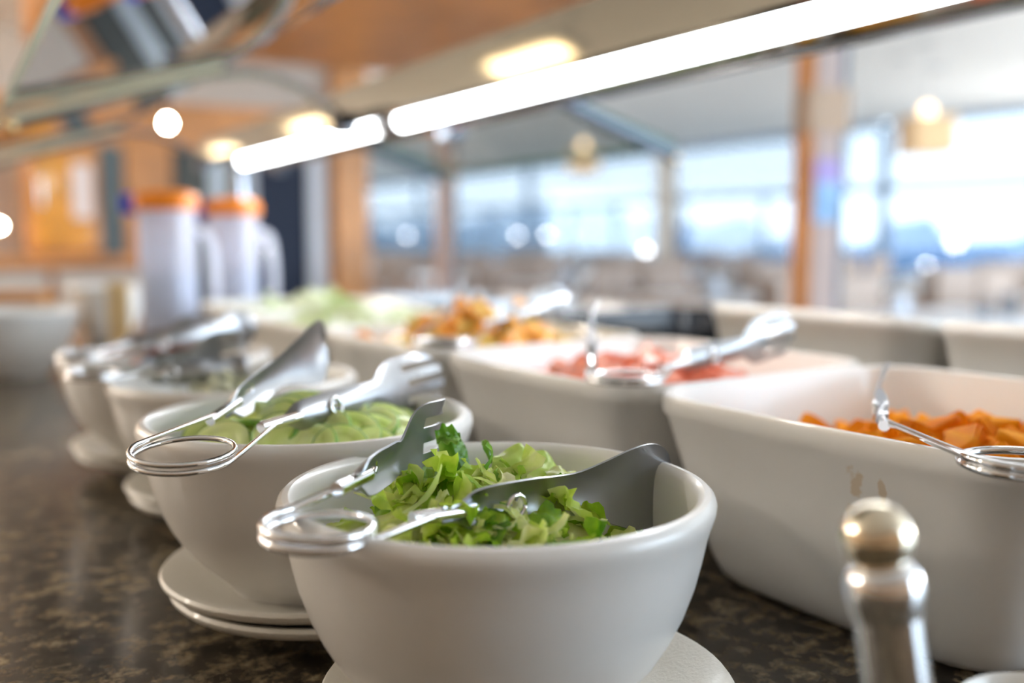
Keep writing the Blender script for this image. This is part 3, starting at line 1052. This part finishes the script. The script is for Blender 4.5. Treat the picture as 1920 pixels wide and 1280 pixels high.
pile([leaf(.060, .045, 4, .004, .010, 10, 8), leaf(.05, .04, 5, .005, .008, 10, 8)], [palew_m] * 2, bins[4], .105, .105, 30, hump(0.112, 0.032), 'pale_leaf', 'pale green leaf heaped in the far square bin beside the jugs', 'lettuce', 'pale leaves in the far bin', smooth=180)

# bowls 3 and 4
cab_m = ramp_mat('pale_cabbage', [(0.3, (0.70, 0.70, 0.48)), (0.7, (0.86, 0.84, 0.72))], 40, 0.4, 0.1, 0.3)
red_m = ramp_mat('red_pepper', [(0.3, (0.60, 0.09, 0.03)), (0.7, (0.82, 0.22, 0.10))], 40, 0.3, 0.1, 0.1)
mound(P3, 0.086, 0.086, 0.082, 0.026, 9, cab_m, 'cabbage_heap', 'pale shredded vegetable filling the third white bowl', 'vegetable', 0.4)
mound(P4, 0.086, 0.086, 0.084, 0.026, 11, cab_m, 'vegetable_heap', 'pale vegetable bed filling the farthest white bowl', 'vegetable', 0.4)
pile([chunk(31, .022, .012, .008), chunk(32, .017, .014, .008)], [red_m] * 2, P4, .052, .052, 26, hump(0.098, 0.018), 'red_pepper_piece', 'small red pepper piece in the farthest white bowl', 'pepper', 'red pepper pieces in the farthest bowl')
pile([ribbon(.04, .006, 41, 1.5), ribbon(.035, .008, 42, 1.2), ribbon(.045, .005, 43, 1.9)], [cab_m] * 3, P3, .055, .055, 40, hump(0.096, 0.020), 'cabbage_shred', 'pale vegetable shred in the third white bowl', 'vegetable', 'pale shreds in the third bowl', smooth=180)

# ------------------------------------------------------------------ tongs


def interp(tbl, t):
    for i in range(len(tbl) - 1):
        (a, va), (b, vb) = tbl[i], tbl[i + 1]
        if t <= b:
            h = b - a
            f = (t - a) / h
            m0 = 0 if i == 0 else (vb - tbl[i - 1][1]) / (b - tbl[i - 1][0])
            m1 = 0 if i + 2 >= len(tbl) else (tbl[i + 2][1] - va) / (tbl[i + 2][0] - a)
            f2, f3 = f * f, f * f * f
            return (2 * f3 - 3 * f2 + 1) * va + (f3 - 2 * f2 + f) * h * m0 + (3 * f2 - 2 * f3) * vb + (f3 - f2) * h * m1
    return tbl[-1][1]


def head_mesh(kind, Lh, wmax, flip):
    """stamped arm: rolled ferrule, folded channel, neck, then a dished spoon or a fork; local x along, z across"""
    bm = bmesh.new()
    nx, nv = 56, 18
    if kind == 'spoon':
        wt = [(0, .0032), (.05, .0034), (.12, .0095), (.34, .0112), (.46, .0106), (.55, .0112), (.66, wmax * .68), (.77, wmax * .92), (.85, wmax), (.92, wmax * .90), (.97, wmax * .64), (1.0, wmax * .22)]
    else:
        wt = [(0, .0032), (.05, .0034), (.12, .0090), (.34, .0100), (.46, .0095), (.52, .0095), (.60, wmax * .80), (.68, wmax * .97), (.80, wmax), (.94, wmax * .98), (1.0, wmax * .90)]
    dt = [(0, .0065), (.06, .0065), (.14, .0055), (.36, .0055), (.50, .003), (.62, .004), (.85, .0052), (1.0, .003)]
    ot = [(0, 0), (.14, 0), (.36, .002), (.50, .004), (.62, .0015), (.85, -.004), (1.0, .000)]
    g = []
    for i in range(nx + 1):
        t = i / nx
        w, dp, of = interp(wt, t), interp(dt, t), interp(ot, t)
        row = []
        for j in range(nv + 1):
            v = j / nv * 2 - 1
            y = flip * (dp * (1 - v * v) + of - 0.003)
            x = t * Lh
            if kind == 'spoon' and t > 0.9:
                x -= 0.0
            if kind == 'fork' and t > 0.9:
                x -= (t - 0.9) / 0.1 * Lh * 0.09 * abs(v) ** 3
            row.append(bm.verts.new((x, y, v * w)))
        g.append(row)
    slots = (3, 4, 8, 9, 13, 14)
    for i in range(nx):
        for j in range(nv):
            t = (i + 0.5) / nx
            if kind == 'fork' and j in slots and t > 0.735 + (0.02 if j in (8, 9) else 0):
                continue
            if kind != 'fork' and False:
                continue
            # thumb hole in the channel
            if 0.235 < t < 0.30 and 8 <= j <= 9:
                continue
            bm.faces.new((g[i][j], g[i + 1][j], g[i + 1][j + 1], g[i][j + 1]))
    bm.normal_update()
    bmesh.ops.solidify(bm, geom=list(bm.faces), thickness=0.0011)
    return bm


def tongs(label, c, arms, rc=0.026, wr=0.00155, coil=0.006, tilt=0.0):
    """c: spring centre; arms: two dicts(ferrule, tip, kind, up, w), the first the left one"""
    root = empty('serving_tongs', c, label, 'tongs', 'steel serving tongs')
    angs = []
    for a in arms:
        d = a['ferrule'] - c
        angs.append(math.atan2(d.y, d.x))
    if (angs[0] - angs[1]) % (2 * math.pi) > math.pi:
        arms = arms[::-1]
        angs = angs[::-1]
    aL, aR = angs
    dL = (arms[0]['ferrule'] - c).length
    dR = (arms[1]['ferrule'] - c).length
    t0 = aL + math.acos(min(1, rc / dL))
    t1 = aR - math.acos(min(1, rc / dR)) + 4 * math.pi
    while t1 - t0 > 3.4 * math.pi:
        t1 -= 2 * math.pi
    while t1 - t0 < 1.9 * math.pi:
        t1 += 2 * math.pi
    n = 72
    hel = []
    tl = Matrix.Rotation(tilt, 3, W(1, 0, 0))
    for k in range(n + 1):
        th = t0 + (t1 - t0) * k / n
        p = Vector((rc * math.cos(th), rc * math.sin(th), coil * (0.5 - k / n)))
        hel.append(tl @ p)
    fl, fr = arms[0]['ferrule'] - c, arms[1]['ferrule'] - c
    eL = fl + (arms[0]['tip'] - arms[0]['ferrule']).normalized() * 0.02
    eR = fr + (arms[1]['tip'] - arms[1]['ferrule']).normalized() * 0.02

    def bl(a, b, k):
        return [a.lerp(b, i / k) for i in range(1, k)]
    pts = [eL, fl] + bl(fl, hel[0], 6) + hel + bl(hel[-1], fr, 6) + [fr, eR]
    put('spring_wire', tube(pts, wr, 10), chrome, root, 180)
    for i, a in enumerate(arms):
        d = (a['tip'] - a['ferrule'])
        Lh = d.length
        x = d.normalized()
        up = Vector(a.get('up', (0, 0, 1)))
        z = (up - x * up.dot(x)).normalized()
        y = z.cross(x)
        bm = head_mesh(a['kind'], Lh, a.get('w', 0.021), (1 if i == 0 else -1) * a.get('bulge', 1))
        o = put(a['kind'] + '_arm', bm, blade_m, root, 40)
        M = Matrix((x, y, z)).transposed().to_4x4()
        M.translation = a['ferrule'] - c
        o.matrix_local = M
        # raised clip ring round the thumb hole and rolled sleeve on the wire
        ring = [(Lh * .265 + .0055 * math.cos(q), 0, .0055 * math.sin(q)) for q in [2 * math.pi * k / 20 for k in range(21)]]
        rg = put('thumb_ring', tube(ring, .0012, 6), chrome, o, 180)
        rg.location = (0, (0.0045 if i == 0 else -0.0045), 0)
        put('ferrule', tube([(-.016, 0, 0), (.020, 0, 0)], .0034, 12), chrome, o, 60)
    return root


def A(ferrule, tip, kind, w=0.021, up=(0, 0, 1), bulge=1):
    return dict(ferrule=Vector(ferrule), tip=Vector(tip), kind=kind, w=w, up=up, bulge=bulge)


tongs('steel tongs with fork and spoon lying in the lettuce bowl, loop over the rim', W(-0.0825, 0.415, 0.1265),
      [A(W(-0.0745, 0.452, 0.137), W(-0.0415, 0.578, 0.1315), 'fork', 0.0265, (0.05, 0, 1)),
       A(W(-0.033, 0.450, 0.1225), W(0.0895, 0.553, 0.1130), 'spoon', 0.0235, (0.0, 0.0, 1), -0.8)], rc=0.0235, wr=0.0021, coil=0.007)
tongs('steel tongs with fork and spoon resting on the cucumber bowl', at(343, 849, 0.1385),
      [A(W(-0.1800, 0.612, 0.1420), W(-0.1450, 0.765, 0.1690), 'spoon', 0.0235),
       A(W(-0.1405, 0.590, 0.1395), W(-0.0540, 0.772, 0.1440), 'fork', 0.0215, (-0.2, 0.2, 1))], rc=0.0262, wr=0.00150, coil=0.0065, tilt=R(6))
tongs('steel tongs on the corner of the tomato bin, spoon pointing up', at(1170, 706, 0.146),
      [A(W(0.064, 0.785, 0.152), W(0.0735, 0.925, 0.178), 'spoon', 0.0215),
       A(W(0.128, 0.782, 0.149), W(0.264, 0.925, 0.163), 'fork', 0.021)], rc=0.028, wr=0.0019, coil=0.005)
tongs('steel tongs on the carrot bin, spoon upright and wire loop at the picture edge', W(0.2440, 0.470, 0.1430),
      [A(W(0.2270, 0.600, 0.1385), W(0.2770, 0.745, 0.1380), 'spoon', 0.021, (0, 0, 1)),
       A(W(0.300, 0.560, 0.146), W(0.395, 0.680, 0.146), 'fork', 0.021)], rc=0.0265, wr=0.0022, coil=0.006)
tongs('steel tongs lying on the fruit bin among orange wedges', at(832, 640, 0.152),
      [A(W(-0.072, 1.14, 0.165), W(-0.062, 1.30, 0.185), 'spoon', 0.021),
       A(W(-0.020, 1.10, 0.158), W(0.070, 1.24, 0.172), 'fork', 0.021)], rc=0.028, wr=0.002)
tongs('steel tongs across the third white bowl, blade standing up', W(-0.372, 0.875, 0.130),
      [A(W(-0.350, 0.915, 0.130), W(-0.262, 0.985, 0.137), 'fork', 0.024),
       A(W(-0.335, 0.890, 0.128), W(-0.246, 0.930, 0.124), 'spoon', 0.016)], rc=0.022, wr=0.0019)
tongs('steel tongs across the farthest white bowl, pointing to the jugs', W(-0.440, 1.01, 0.131),
      [A(W(-0.425, 1.055, 0.134), W(-0.345, 1.170, 0.144), 'fork', 0.021),
       A(W(-0.405, 1.035, 0.132), W(-0.290, 1.130, 0.150), 'spoon', 0.021)], rc=0.022, wr=0.0019)
# a spoon handle sticking out of the fruit bin and one standing in the black pan


def ladle(label, a, b, w=0.022):
    root = empty('serving_spoon', a, label, 'spoon')
    d = b - a
    x = d.normalized()
    bm = bmesh.new()
    put('handle', tube(smooth_path([(0, 0, 0), d * 0.3, d * 0.65 + Vector((0, 0, .006)), d], 6), [0.004 + 0.004 * (k / 18) for k in range(19)], 8), blade_m, root, 60)
    q = lathe([(0, -.012), (.012, -.010), (.021, -.003), (.0225, .001), (.0205, .0), (.011, -.0075), (0, -.0095)], 20)
    h = put('bowl', q, blade_m, root, 60)
    h.location = -x * 0.018
    h.scale = (1.35, 1, 1)
    h.rotation_euler = (0, 0, math.atan2(x.y, x.x))
    return root


ladle('steel serving spoon with a dark handle rising from the black pan', W(0.06, 1.62, 0.10), W(0.145, 1.86, 0.195))
ladle('steel spoon with bright handle leaning on the far edge of the fruit bin', W(0.005, 1.32, 0.155), W(0.060, 1.42, 0.178))

# ------------------------------------------------------------------ near chrome post with ball finial
pb = W(0.1245, 0.331, 0)
post = empty('finial_post', (pb.x, pb.y, 0), 'chrome post with a ball finial in front of the carrot bin', 'post')
leanx = W(0.165, -0.02, 0)
Mlean = Matrix.Translation(Vector((0, 0, 0)))
topz = 0.148


def PL(h):
    """point on the leaning axis at height h"""
    f = (topz - h)
    return Vector((leanx.x * f, leanx.y * f, h))


put('tube', tube([PL(0.0), PL(0.05), PL(0.127)], 0.0114, 24), chrome, post, 60)
axis = (PL(0.148) - PL(0.0)).normalized()
qa = Vector((0, 0, 1)).rotation_difference(axis).to_matrix().to_4x4()
ball = put('ball_finial', lathe([(0, -.0125), (.004, -.0122), (.0078, -.0098), (.0108, -.0062), (.0123, -.002), (.0123, .002), (.0108, .0062), (.0078, .0098), (.004, .0119), (0, .0125)], 32), pm('brassy_chrome', (0.80, 0.71, 0.55), 0.12, 1.0), post, 180)
ball.matrix_local = Matrix.Translation(PL(0.148)) @ qa
cl = put('collar', lathe([(0, -.010), (.0112, -.009), (.0126, -.004), (.0134, .001), (.0128, .006), (.0105, .0095), (.0075, .0112), (.0058, .0125), (.0052, .0145), (.0062, .0165), (0, .017)], 32), chrome, post, 50)
cl.matrix_local = Matrix.Translation(PL(0.1295)) @ qa

# small white ramekin at the picture's lower right corner
rp = W(0.215, 0.375, 0)
tag(put('ramekin', lathe([(0, 0), (.026, 0), (.028, .003), (.036, .060), (.0375, .0625), (.036, .064), (.034, .062), (.027, .008), (0, .006)], 40), white2, None, 40, (rp.x, rp.y, 0.0004)), 'small white ramekin at the lower right corner behind the chrome post', 'ramekin')

# ------------------------------------------------------------------ lidded jugs
jug_m = pm('frosted_plastic', (0.90, 0.91, 0.99), 0.25, coat=0.4)
jug_m.node_tree.nodes['Principled BSDF'].inputs['Transmission Weight'].default_value = 0.3
jug_m.node_tree.nodes['Principled BSDF'].inputs['IOR'].default_value = 1.2

_nt = jug_m.node_tree
_tl = _nt.nodes.new('ShaderNodeBsdfTranslucent')
_tl.inputs['Color'].default_value = (0.92, 0.94, 1.0, 1)
_mx = _nt.nodes.new('ShaderNodeMixShader')
_mx.inputs[0].default_value = 0.5
_nt.links.new(_nt.nodes['Principled BSDF'].outputs[0], _mx.inputs[1])
_nt.links.new(_tl.outputs[0], _mx.inputs[2])
_nt.links.new(_mx.outputs[0], _nt.nodes['Material Output'].inputs['Surface'])


def jug(x, Z, label, h=0.318, r=0.046):
    p = W(x, Z, 0)
    j = empty('lidded_jug', (p.x, p.y, 0.0004), label, 'jug', None, -YAW)
    lv = [(0, .010), (.004, .004), (.015, .002), (h * .75, -.001), (h, 0)]
    put('body', loft([rrect(r - d, r - d, r * .55, z, 5) for z, d in lv] + [rrect(r - .003, r - .003, r * .5, h, 5), rrect(r - .004, r - .004, r * .5, .02, 5)]), jug_m, j, 50)
    put('water', loft([rrect(r - .006, r - .006, r * .5, z, 5) for z in (.021, h * .58)]), pm('iced_water', (0.62, 0.74, 0.90), 0.2), j, 50)
    lid = put('lid', loft([rrect(r + d, r + d, r * .6, z, 5) for z, d in ((h - .018, .003), (h - .016, .006), (h + .004, .006), (h + .012, .002), (h + .018, -.012), (h + .019, -.03))]), orange_pl, j, 50)
    put('spout_flap', bbox(-r - .030, -r + .010, -.028, .028, h - .026, h + .012, .006), blue_pl, lid)
    put('handle', tube(smooth_path([(r - .004, 0, h * .82), (r + .028, 0, h * .80), (r + .038, 0, h * .62), (r + .034, 0, h * .35), (r - .004, 0, h * .28)], 6), .009, 10), jug_m, j, 60)
    return j


jug(-0.640, 1.86, 'frosted jug with an orange lid and blue flap, left of the two jugs')
jug(-0.602, 2.16, 'frosted jug with an orange lid and blue flap, right of the two jugs', 0.315, 0.048)

# ------------------------------------------------------------------ far end of the counter, left
big = lathe([(0, 0), (.055, 0), (.058, .004), (.08, .03), (.10, .07), (.112, .112), (.1145, .118), (.112, .122), (.106, .118), (.094, .072), (.07, .03), (.05, .012), (0, .010)], 64)
p = W(-0.905, 1.80, 0)
bb = put('mixing_bowl', big, white, None, 40, (p.x, p.y, 0.0004))
tag(bb, 'white bowl at the left picture edge on the far counter', 'bowl')
p = W(-0.985, 2.42, 0)
b2 = copy_tree(bb, (p.x, p.y, 0.0004), 0, 'white bowl standing farther back, left of the jugs')
b2.scale = (0.78, 0.78, 1.1)
for k in range(3):
    p = W(-1.32 - 0.01 * k, 2.62, 0)
    o = put('plate', lathe([(0, .002), (.07, .002), (.072, 0), (.078, 0), (.12, .014), (.1205, .017), (.08, .006), (0, .005)], 48), white2, None, 50, (p.x, p.y, 0.0004 + k * 0.008))
    tag(o, ['lowest plate', 'middle plate', 'top plate'][k] + ' of the white stack at the far left of the counter', 'plate', 'stack of white plates at the far left')
p = W(-0.80, 2.02, 0)
board = empty('menu_stand', (p.x, p.y, 0.0004), 'narrow wooden menu stand beside the left jug', 'stand', None, -YAW)
put('panel', bbox(-.022, .022, -.006, .006, .012, .16, .003), pm('light_wood', (0.66, 0.48, 0.24), 0.5, var=0.15, vscale=6), board)
put('foot', bbox(-.035, .035, -.03, .03, 0, .012, .003), wood, board)
# crate of cutlery rolls by the far bowl
p = W(-1.16, 2.35, 0)
cr = empty('wooden_box', (p.x, p.y, 0.0004), 'orange brown wooden box between the far white bowls', 'box', None, -YAW)
put('body', bbox(-.07, .07, -.05, .05, 0, .11, .004), wood, cr)
put('lid', bbox(-.074, .074, -.054, .054, .11, .122, .004), wood, cr)

# back counter with cabinets along the partition
bc = empty('back_cabinet', (-0.6, 8.4, FZ), 'back cabinet with a timber top along the partition wall', 'cabinet')
put('body', bbox(-1.9, 2.2, -0.2, 0.45, 0, 0.95, .01), wood_dk, bc)
put('worktop', bbox(-1.95, 2.25, -0.25, 0.47, 0.95, 1.0, .008), wood, bc)
for k in range(5):
    x0 = -1.85 + k * 0.8
    dr = put('door', bbox(x0, x0 + 0.74, -0.225, -0.2, 0.08, 0.9, .006), pm('grey_door', (0.42, 0.40, 0.38), 0.5), bc)
    put('knob', lathe([(0, -.02), (.014, -.012), (.014, .0), (0, .006)], 10, None, x0 + 0.66, -0.236, 0.6), chrome, dr, 60)
# tall display cabinets on the partition, glossy doors
gloss = pm('amber_door', (0.62, 0.30, 0.05), 0.15, coat=0.6, var=0.3, vscale=5)
for i, (x0, x1, z0, z1, lab) in enumerate([(0.60, 1.13, 0.12, 0.95, 'amber display cupboard on the back wall left of the door'), (-0.75, 0.30, 0.05, 0.85, 'amber display cupboard on the back wall at the far left')]):
    e = empty('display_cupboard', ((x0 + x1) / 2, 8.87, FZ + 1.0), lab, 'cupboard')
    h = (x1 - x0) / 2
    put('body', bbox(-h, h, -0.25, 0.12, 0.02, z1 - FZ - 1.0, .01), wood, e)
    dd = put('door', bbox(-h + .05, h - .05, -0.28, -0.25, 0.06, z1 - FZ - 1.06, .006), gloss, e)
    put('notice', bbox(h * .25, h * .78, -0.29, -0.281, 0.3, z1 - FZ - 1.12), pm('white_notice', (0.75, 0.72, 0.74), 0.3), dd)
    put('handle', tube([(-h + .1, -0.30, .4), (-h + .1, -0.30, .6)], .012, 8), chrome, dd, 60)
struct('trim_5', bbox(1.16, 1.34, 8.80, 8.999, FZ, 1.0, .01), pm('slate_grey', (0.12, 0.17, 0.19), 0.5), label='slate grey pilaster on the back partition wall')
struct('trim_6', bbox(1.36, 1.74, 8.82, 8.999, FZ, 1.0, .01), wood, label='orange timber pilaster beside the slate grey one')
struct('trim_7', bbox(1.76, 2.38, 8.86, 8.999, FZ, 1.0, .01), pm('dark_panel', (0.07, 0.085, 0.085), 0.6), label='dark grey green panel left of the dark door')
struct('trim_8', bbox(2.05, 2.19, 8.84, 8.859, FZ, 0.95, .004), pm('pale_blue_strip', (0.55, 0.68, 0.80), 0.5), label='narrow pale blue strip on the dark panel')

# ------------------------------------------------------------------ pendant lamps and added fill globes


def pendant_bulb(p, z, label, r=0.035, mat=None):
    hang = 1.46 if (0.52 < p.x < 3.1 and 2.9 < p.y < 7.0) else CZ
    e = empty('pendant_lamp', (p.x, p.y, hang), label, 'lamp')
    dz = z - hang
    b = put('bulb', lathe([(0, -r), (r * .7, -r * .7), (r, 0), (r * .7, r * .7), (r * .3, r * 1.2), (0, r * 1.25)], 16, oz=dz), mat or bulb_m, e, 180)
    put('socket', tube([(0, 0, dz + r * 1.1), (0, 0, dz + r * 1.1 + 0.06)], r * .45, 10), black_m, e, 60)
    put('cord', tube([(0, 0, dz + r), (0, 0, -0.001)], 0.004, 6), black_m, e)
    put('canopy', lathe([(0, -.02), (.05, -.012), (.05, 0), (0, 0)], 16), black_m, e, 60)


small_m = em('small_bulb', (1.0, 0.86, 0.66), 90.0)
pendant_bulb(W((325 - 960) / FPX * 5.2, 5.2, 0), CAMZ + 209 / FPX * 5.2, 'bare warm glowing bulb hanging over the buffet, brightest at the left', 0.022, small_m)
pendant_bulb(W((6 - 960) / FPX * 7.6, 7.6, 0), CAMZ + 21 / FPX * 7.6, 'small warm bulb hanging low at the left picture edge', 0.015, small_m)
globe_m = em('added_warm_globe', (1.0, 0.90, 0.77), 95.0)  # globes added out of view to brighten the left walls and ceiling
for (x, y, lab) in ((-2.4, 2.6, 'added unseen warm globe over the left aisle, nearest of four'), (-2.5, 5.0, 'added unseen warm globe over the left aisle, second of four'), (-2.3, 7.2, 'added unseen warm globe over the left aisle, third of four'), (-4.4, 6.4, 'added unseen warm globe by the left wall')):
    pendant_bulb(Vector((x, y, 0)), 1.25, lab, 0.11, globe_m)
cool_m = em('added_dining_globe', (1.0, 0.97, 0.93), 64.0)  # globes added off-frame and behind the partition to light the dining room ceiling
for (x, y, lab) in ((4.6, 0.2, 'added unseen white globe over the dining room, nearest the buffet'), (8.0, 0.5, 'added unseen white globe over the dining room, second from the buffet'), (9.9, 2.4, 'added unseen white globe over the dining room, third from the buffet'), (10.9, 6.4, 'added unseen white globe close to the windows'), (2.5, 11.0, 'added unseen white globe behind the partition wall'), (2.7, 15.5, 'added unseen white globe far behind the partition wall')):
    pendant_bulb(Vector((x, y, 0)), 0.15, lab, 0.16, cool_m)
shade_m = pm('tan_shade', (0.72, 0.50, 0.28), 0.7)
for px, py, Z, lab in ((1725, 250, 7.6, 'tan box lampshade hanging in front of the right windows'), (1092, 300, 11.5, 'tan box lampshade hanging farther back in front of the pale windows')):
    z = CAMZ + (445 - py) / FPX * Z
    p = W((px - 960) / FPX * Z, Z, 0)
    e = empty('shade_lamp', (p.x, p.y, CZ), lab, 'lamp', None, -YAW)
    dz = z - CZ
    lo = [rrect(.165, .165, .02, dz - .17, 3), rrect(.165, .165, .02, dz + .10, 3), rrect(.160, .160, .02, dz + .10, 3), rrect(.160, .160, .02, dz - .17, 3)]
    sh = put('lamp_shade', loft(lo, cap0=False, cap1=False), shade_m, e, 40)
    put('bulb', lathe([(0, -.05), (.035, -.035), (.05, 0), (.035, .035), (0, .05)], 14, oz=dz + .15), em('shade_bulb', (1.0, 0.72, 0.42), 2.2), e, 180)
    put('cord', tube([(0, 0, dz + .19), (0, 0, -.001)], .005, 6), pm('pale_cord', (.6, .6, .6), .5), e)
    put('canopy', lathe([(0, -.02), (.06, -.012), (.06, 0), (0, 0)], 16), pm('pale_cord', (.6, .6, .6), .5), e, 60)
for px, py in ((1711, 91), (1737, 136), (1668, 118)):
    Z = (CZ - CAMZ) * FPX / (445 - py)
    p = W((px - 960) / FPX * Z, Z, CZ)
    e = empty('downlight', (p.x, p.y, CZ), 'unlit round downlight set in the pale ceiling', 'light', 'downlights in the ceiling')
    put('trim_ring', lathe([(.06, -.001), (.085, -.001), (.09, -.006), (.06, -.010), (.06, -.001)], 24), pm('grey_ring', (.5, .52, .53), .4), e, 60)
    put('lens', lathe([(0, -.003), (.06, -.003)], 24), pm('grey_lens', (.45, .47, .48), .3), e)

# ------------------------------------------------------------------ dining tables and chairs
cloth_m = pm('table_white', (0.72, 0.76, 0.82), 0.6)
seat_m = pm('chair_brown', (0.32, 0.25, 0.21), 0.5)


def make_table():
    t = empty('dining_table', (0, 0, FZ), 'pale topped dining table by the windows', 'table', 'dining tables by the windows')
    put('tabletop', bbox(-.5, .5, -.4, .4, .71, .75, .008), cloth_m, t)
    for sx in (-1, 1):
        for sy in (-1, 1):
            put('leg', bbox(sx * .44 - .025, sx * .44 + .025, sy * .34 - .025, sy * .34 + .025, 0, .71), wood_dk, t)
    return t


def make_chair():
    t = empty('dining_chair', (0, 0, FZ), 'brown dining chair at a pale table by the windows', 'chair', 'dining chairs by the windows')
    put('seat', bbox(-.21, .21, -.21, .21, .43, .47, .012), seat_m, t)
    put('backrest', bbox(-.21, .21, .18, .215, .62, .92, .012), seat_m, t)
    for sx in (-1, 1):
        put('leg', bbox(sx * .185 - .018, sx * .185 + .018, -.2, -.164, 0, .43), wood_dk, t)
        put('leg', bbox(sx * .185 - .018, sx * .185 + .018, .176, .212, 0, .64), wood_dk, t)
    return t


def make_glass():
    g = lathe([(0, 0), (.030, 0), (.031, .004), (.034, .11), (.0325, .11), (.029, .008), (0, .006)], 16)
    return tag(put('drinking_glass', g, thin_glass('tumbler_glass', (0.9, 0.94, 0.98), 2.0), None, 60), 'clear glass standing on a pale dining table', 'glass', 'glasses on the dining tables')


T0, C0, Gl0 = make_table(), make_chair(), make_glass()
napkin = put('napkin', bbox(-.05, .05, -.05, .05, 0, .09, .02), pm('napkin_blue_white', (0.66, 0.76, 0.90), .7), None)
tag(napkin, 'folded pale napkin standing on a dining table', 'napkin', 'napkins on the dining tables')
fi = True
spots = [(4.6, 3.3), (4.7, 5.3), (4.9, 7.4), (5.0, 9.6), (6.8, 3.9), (7.0, 6.0), (7.1, 8.2), (7.2, 10.6), (9.2, 5.0), (9.4, 7.2), (9.5, 9.6), (9.6, 12.2), (7.3, 13.2), (5.0, 12.2), (9.8, 15.5), (6.5, 16.2)]
for (x, y) in spots:
    rz = rnd.uniform(-.12, .12)
    t = T0 if fi else copy_tree(T0)
    t.location = (x, y, FZ)
    t.rotation_euler = (0, 0, rz)
    for k, (dx, dy, r) in enumerate(((-.25, -.70, math.pi), (.25, -.70, math.pi), (-.25, .70, 0), (.25, .70, 0))):
        c = C0 if (fi and k == 0) else copy_tree(C0)
        c.location = (x + dx, y + dy, FZ)
        c.rotation_euler = (0, 0, r + rnd.uniform(-.1, .1))
    for k in range(3):
        g = Gl0 if (fi and k == 0) else copy_tree(Gl0)
        g.location = (x + (k - 1) * 0.3 + rnd.uniform(-.08, .08), y + rnd.uniform(-.3, -.08), -0.1495)
    n = napkin if fi else copy_tree(napkin)
    n.location = (x + rnd.uniform(-.3, .3), y + rnd.uniform(.05, .3), -0.1495)
    fi = False
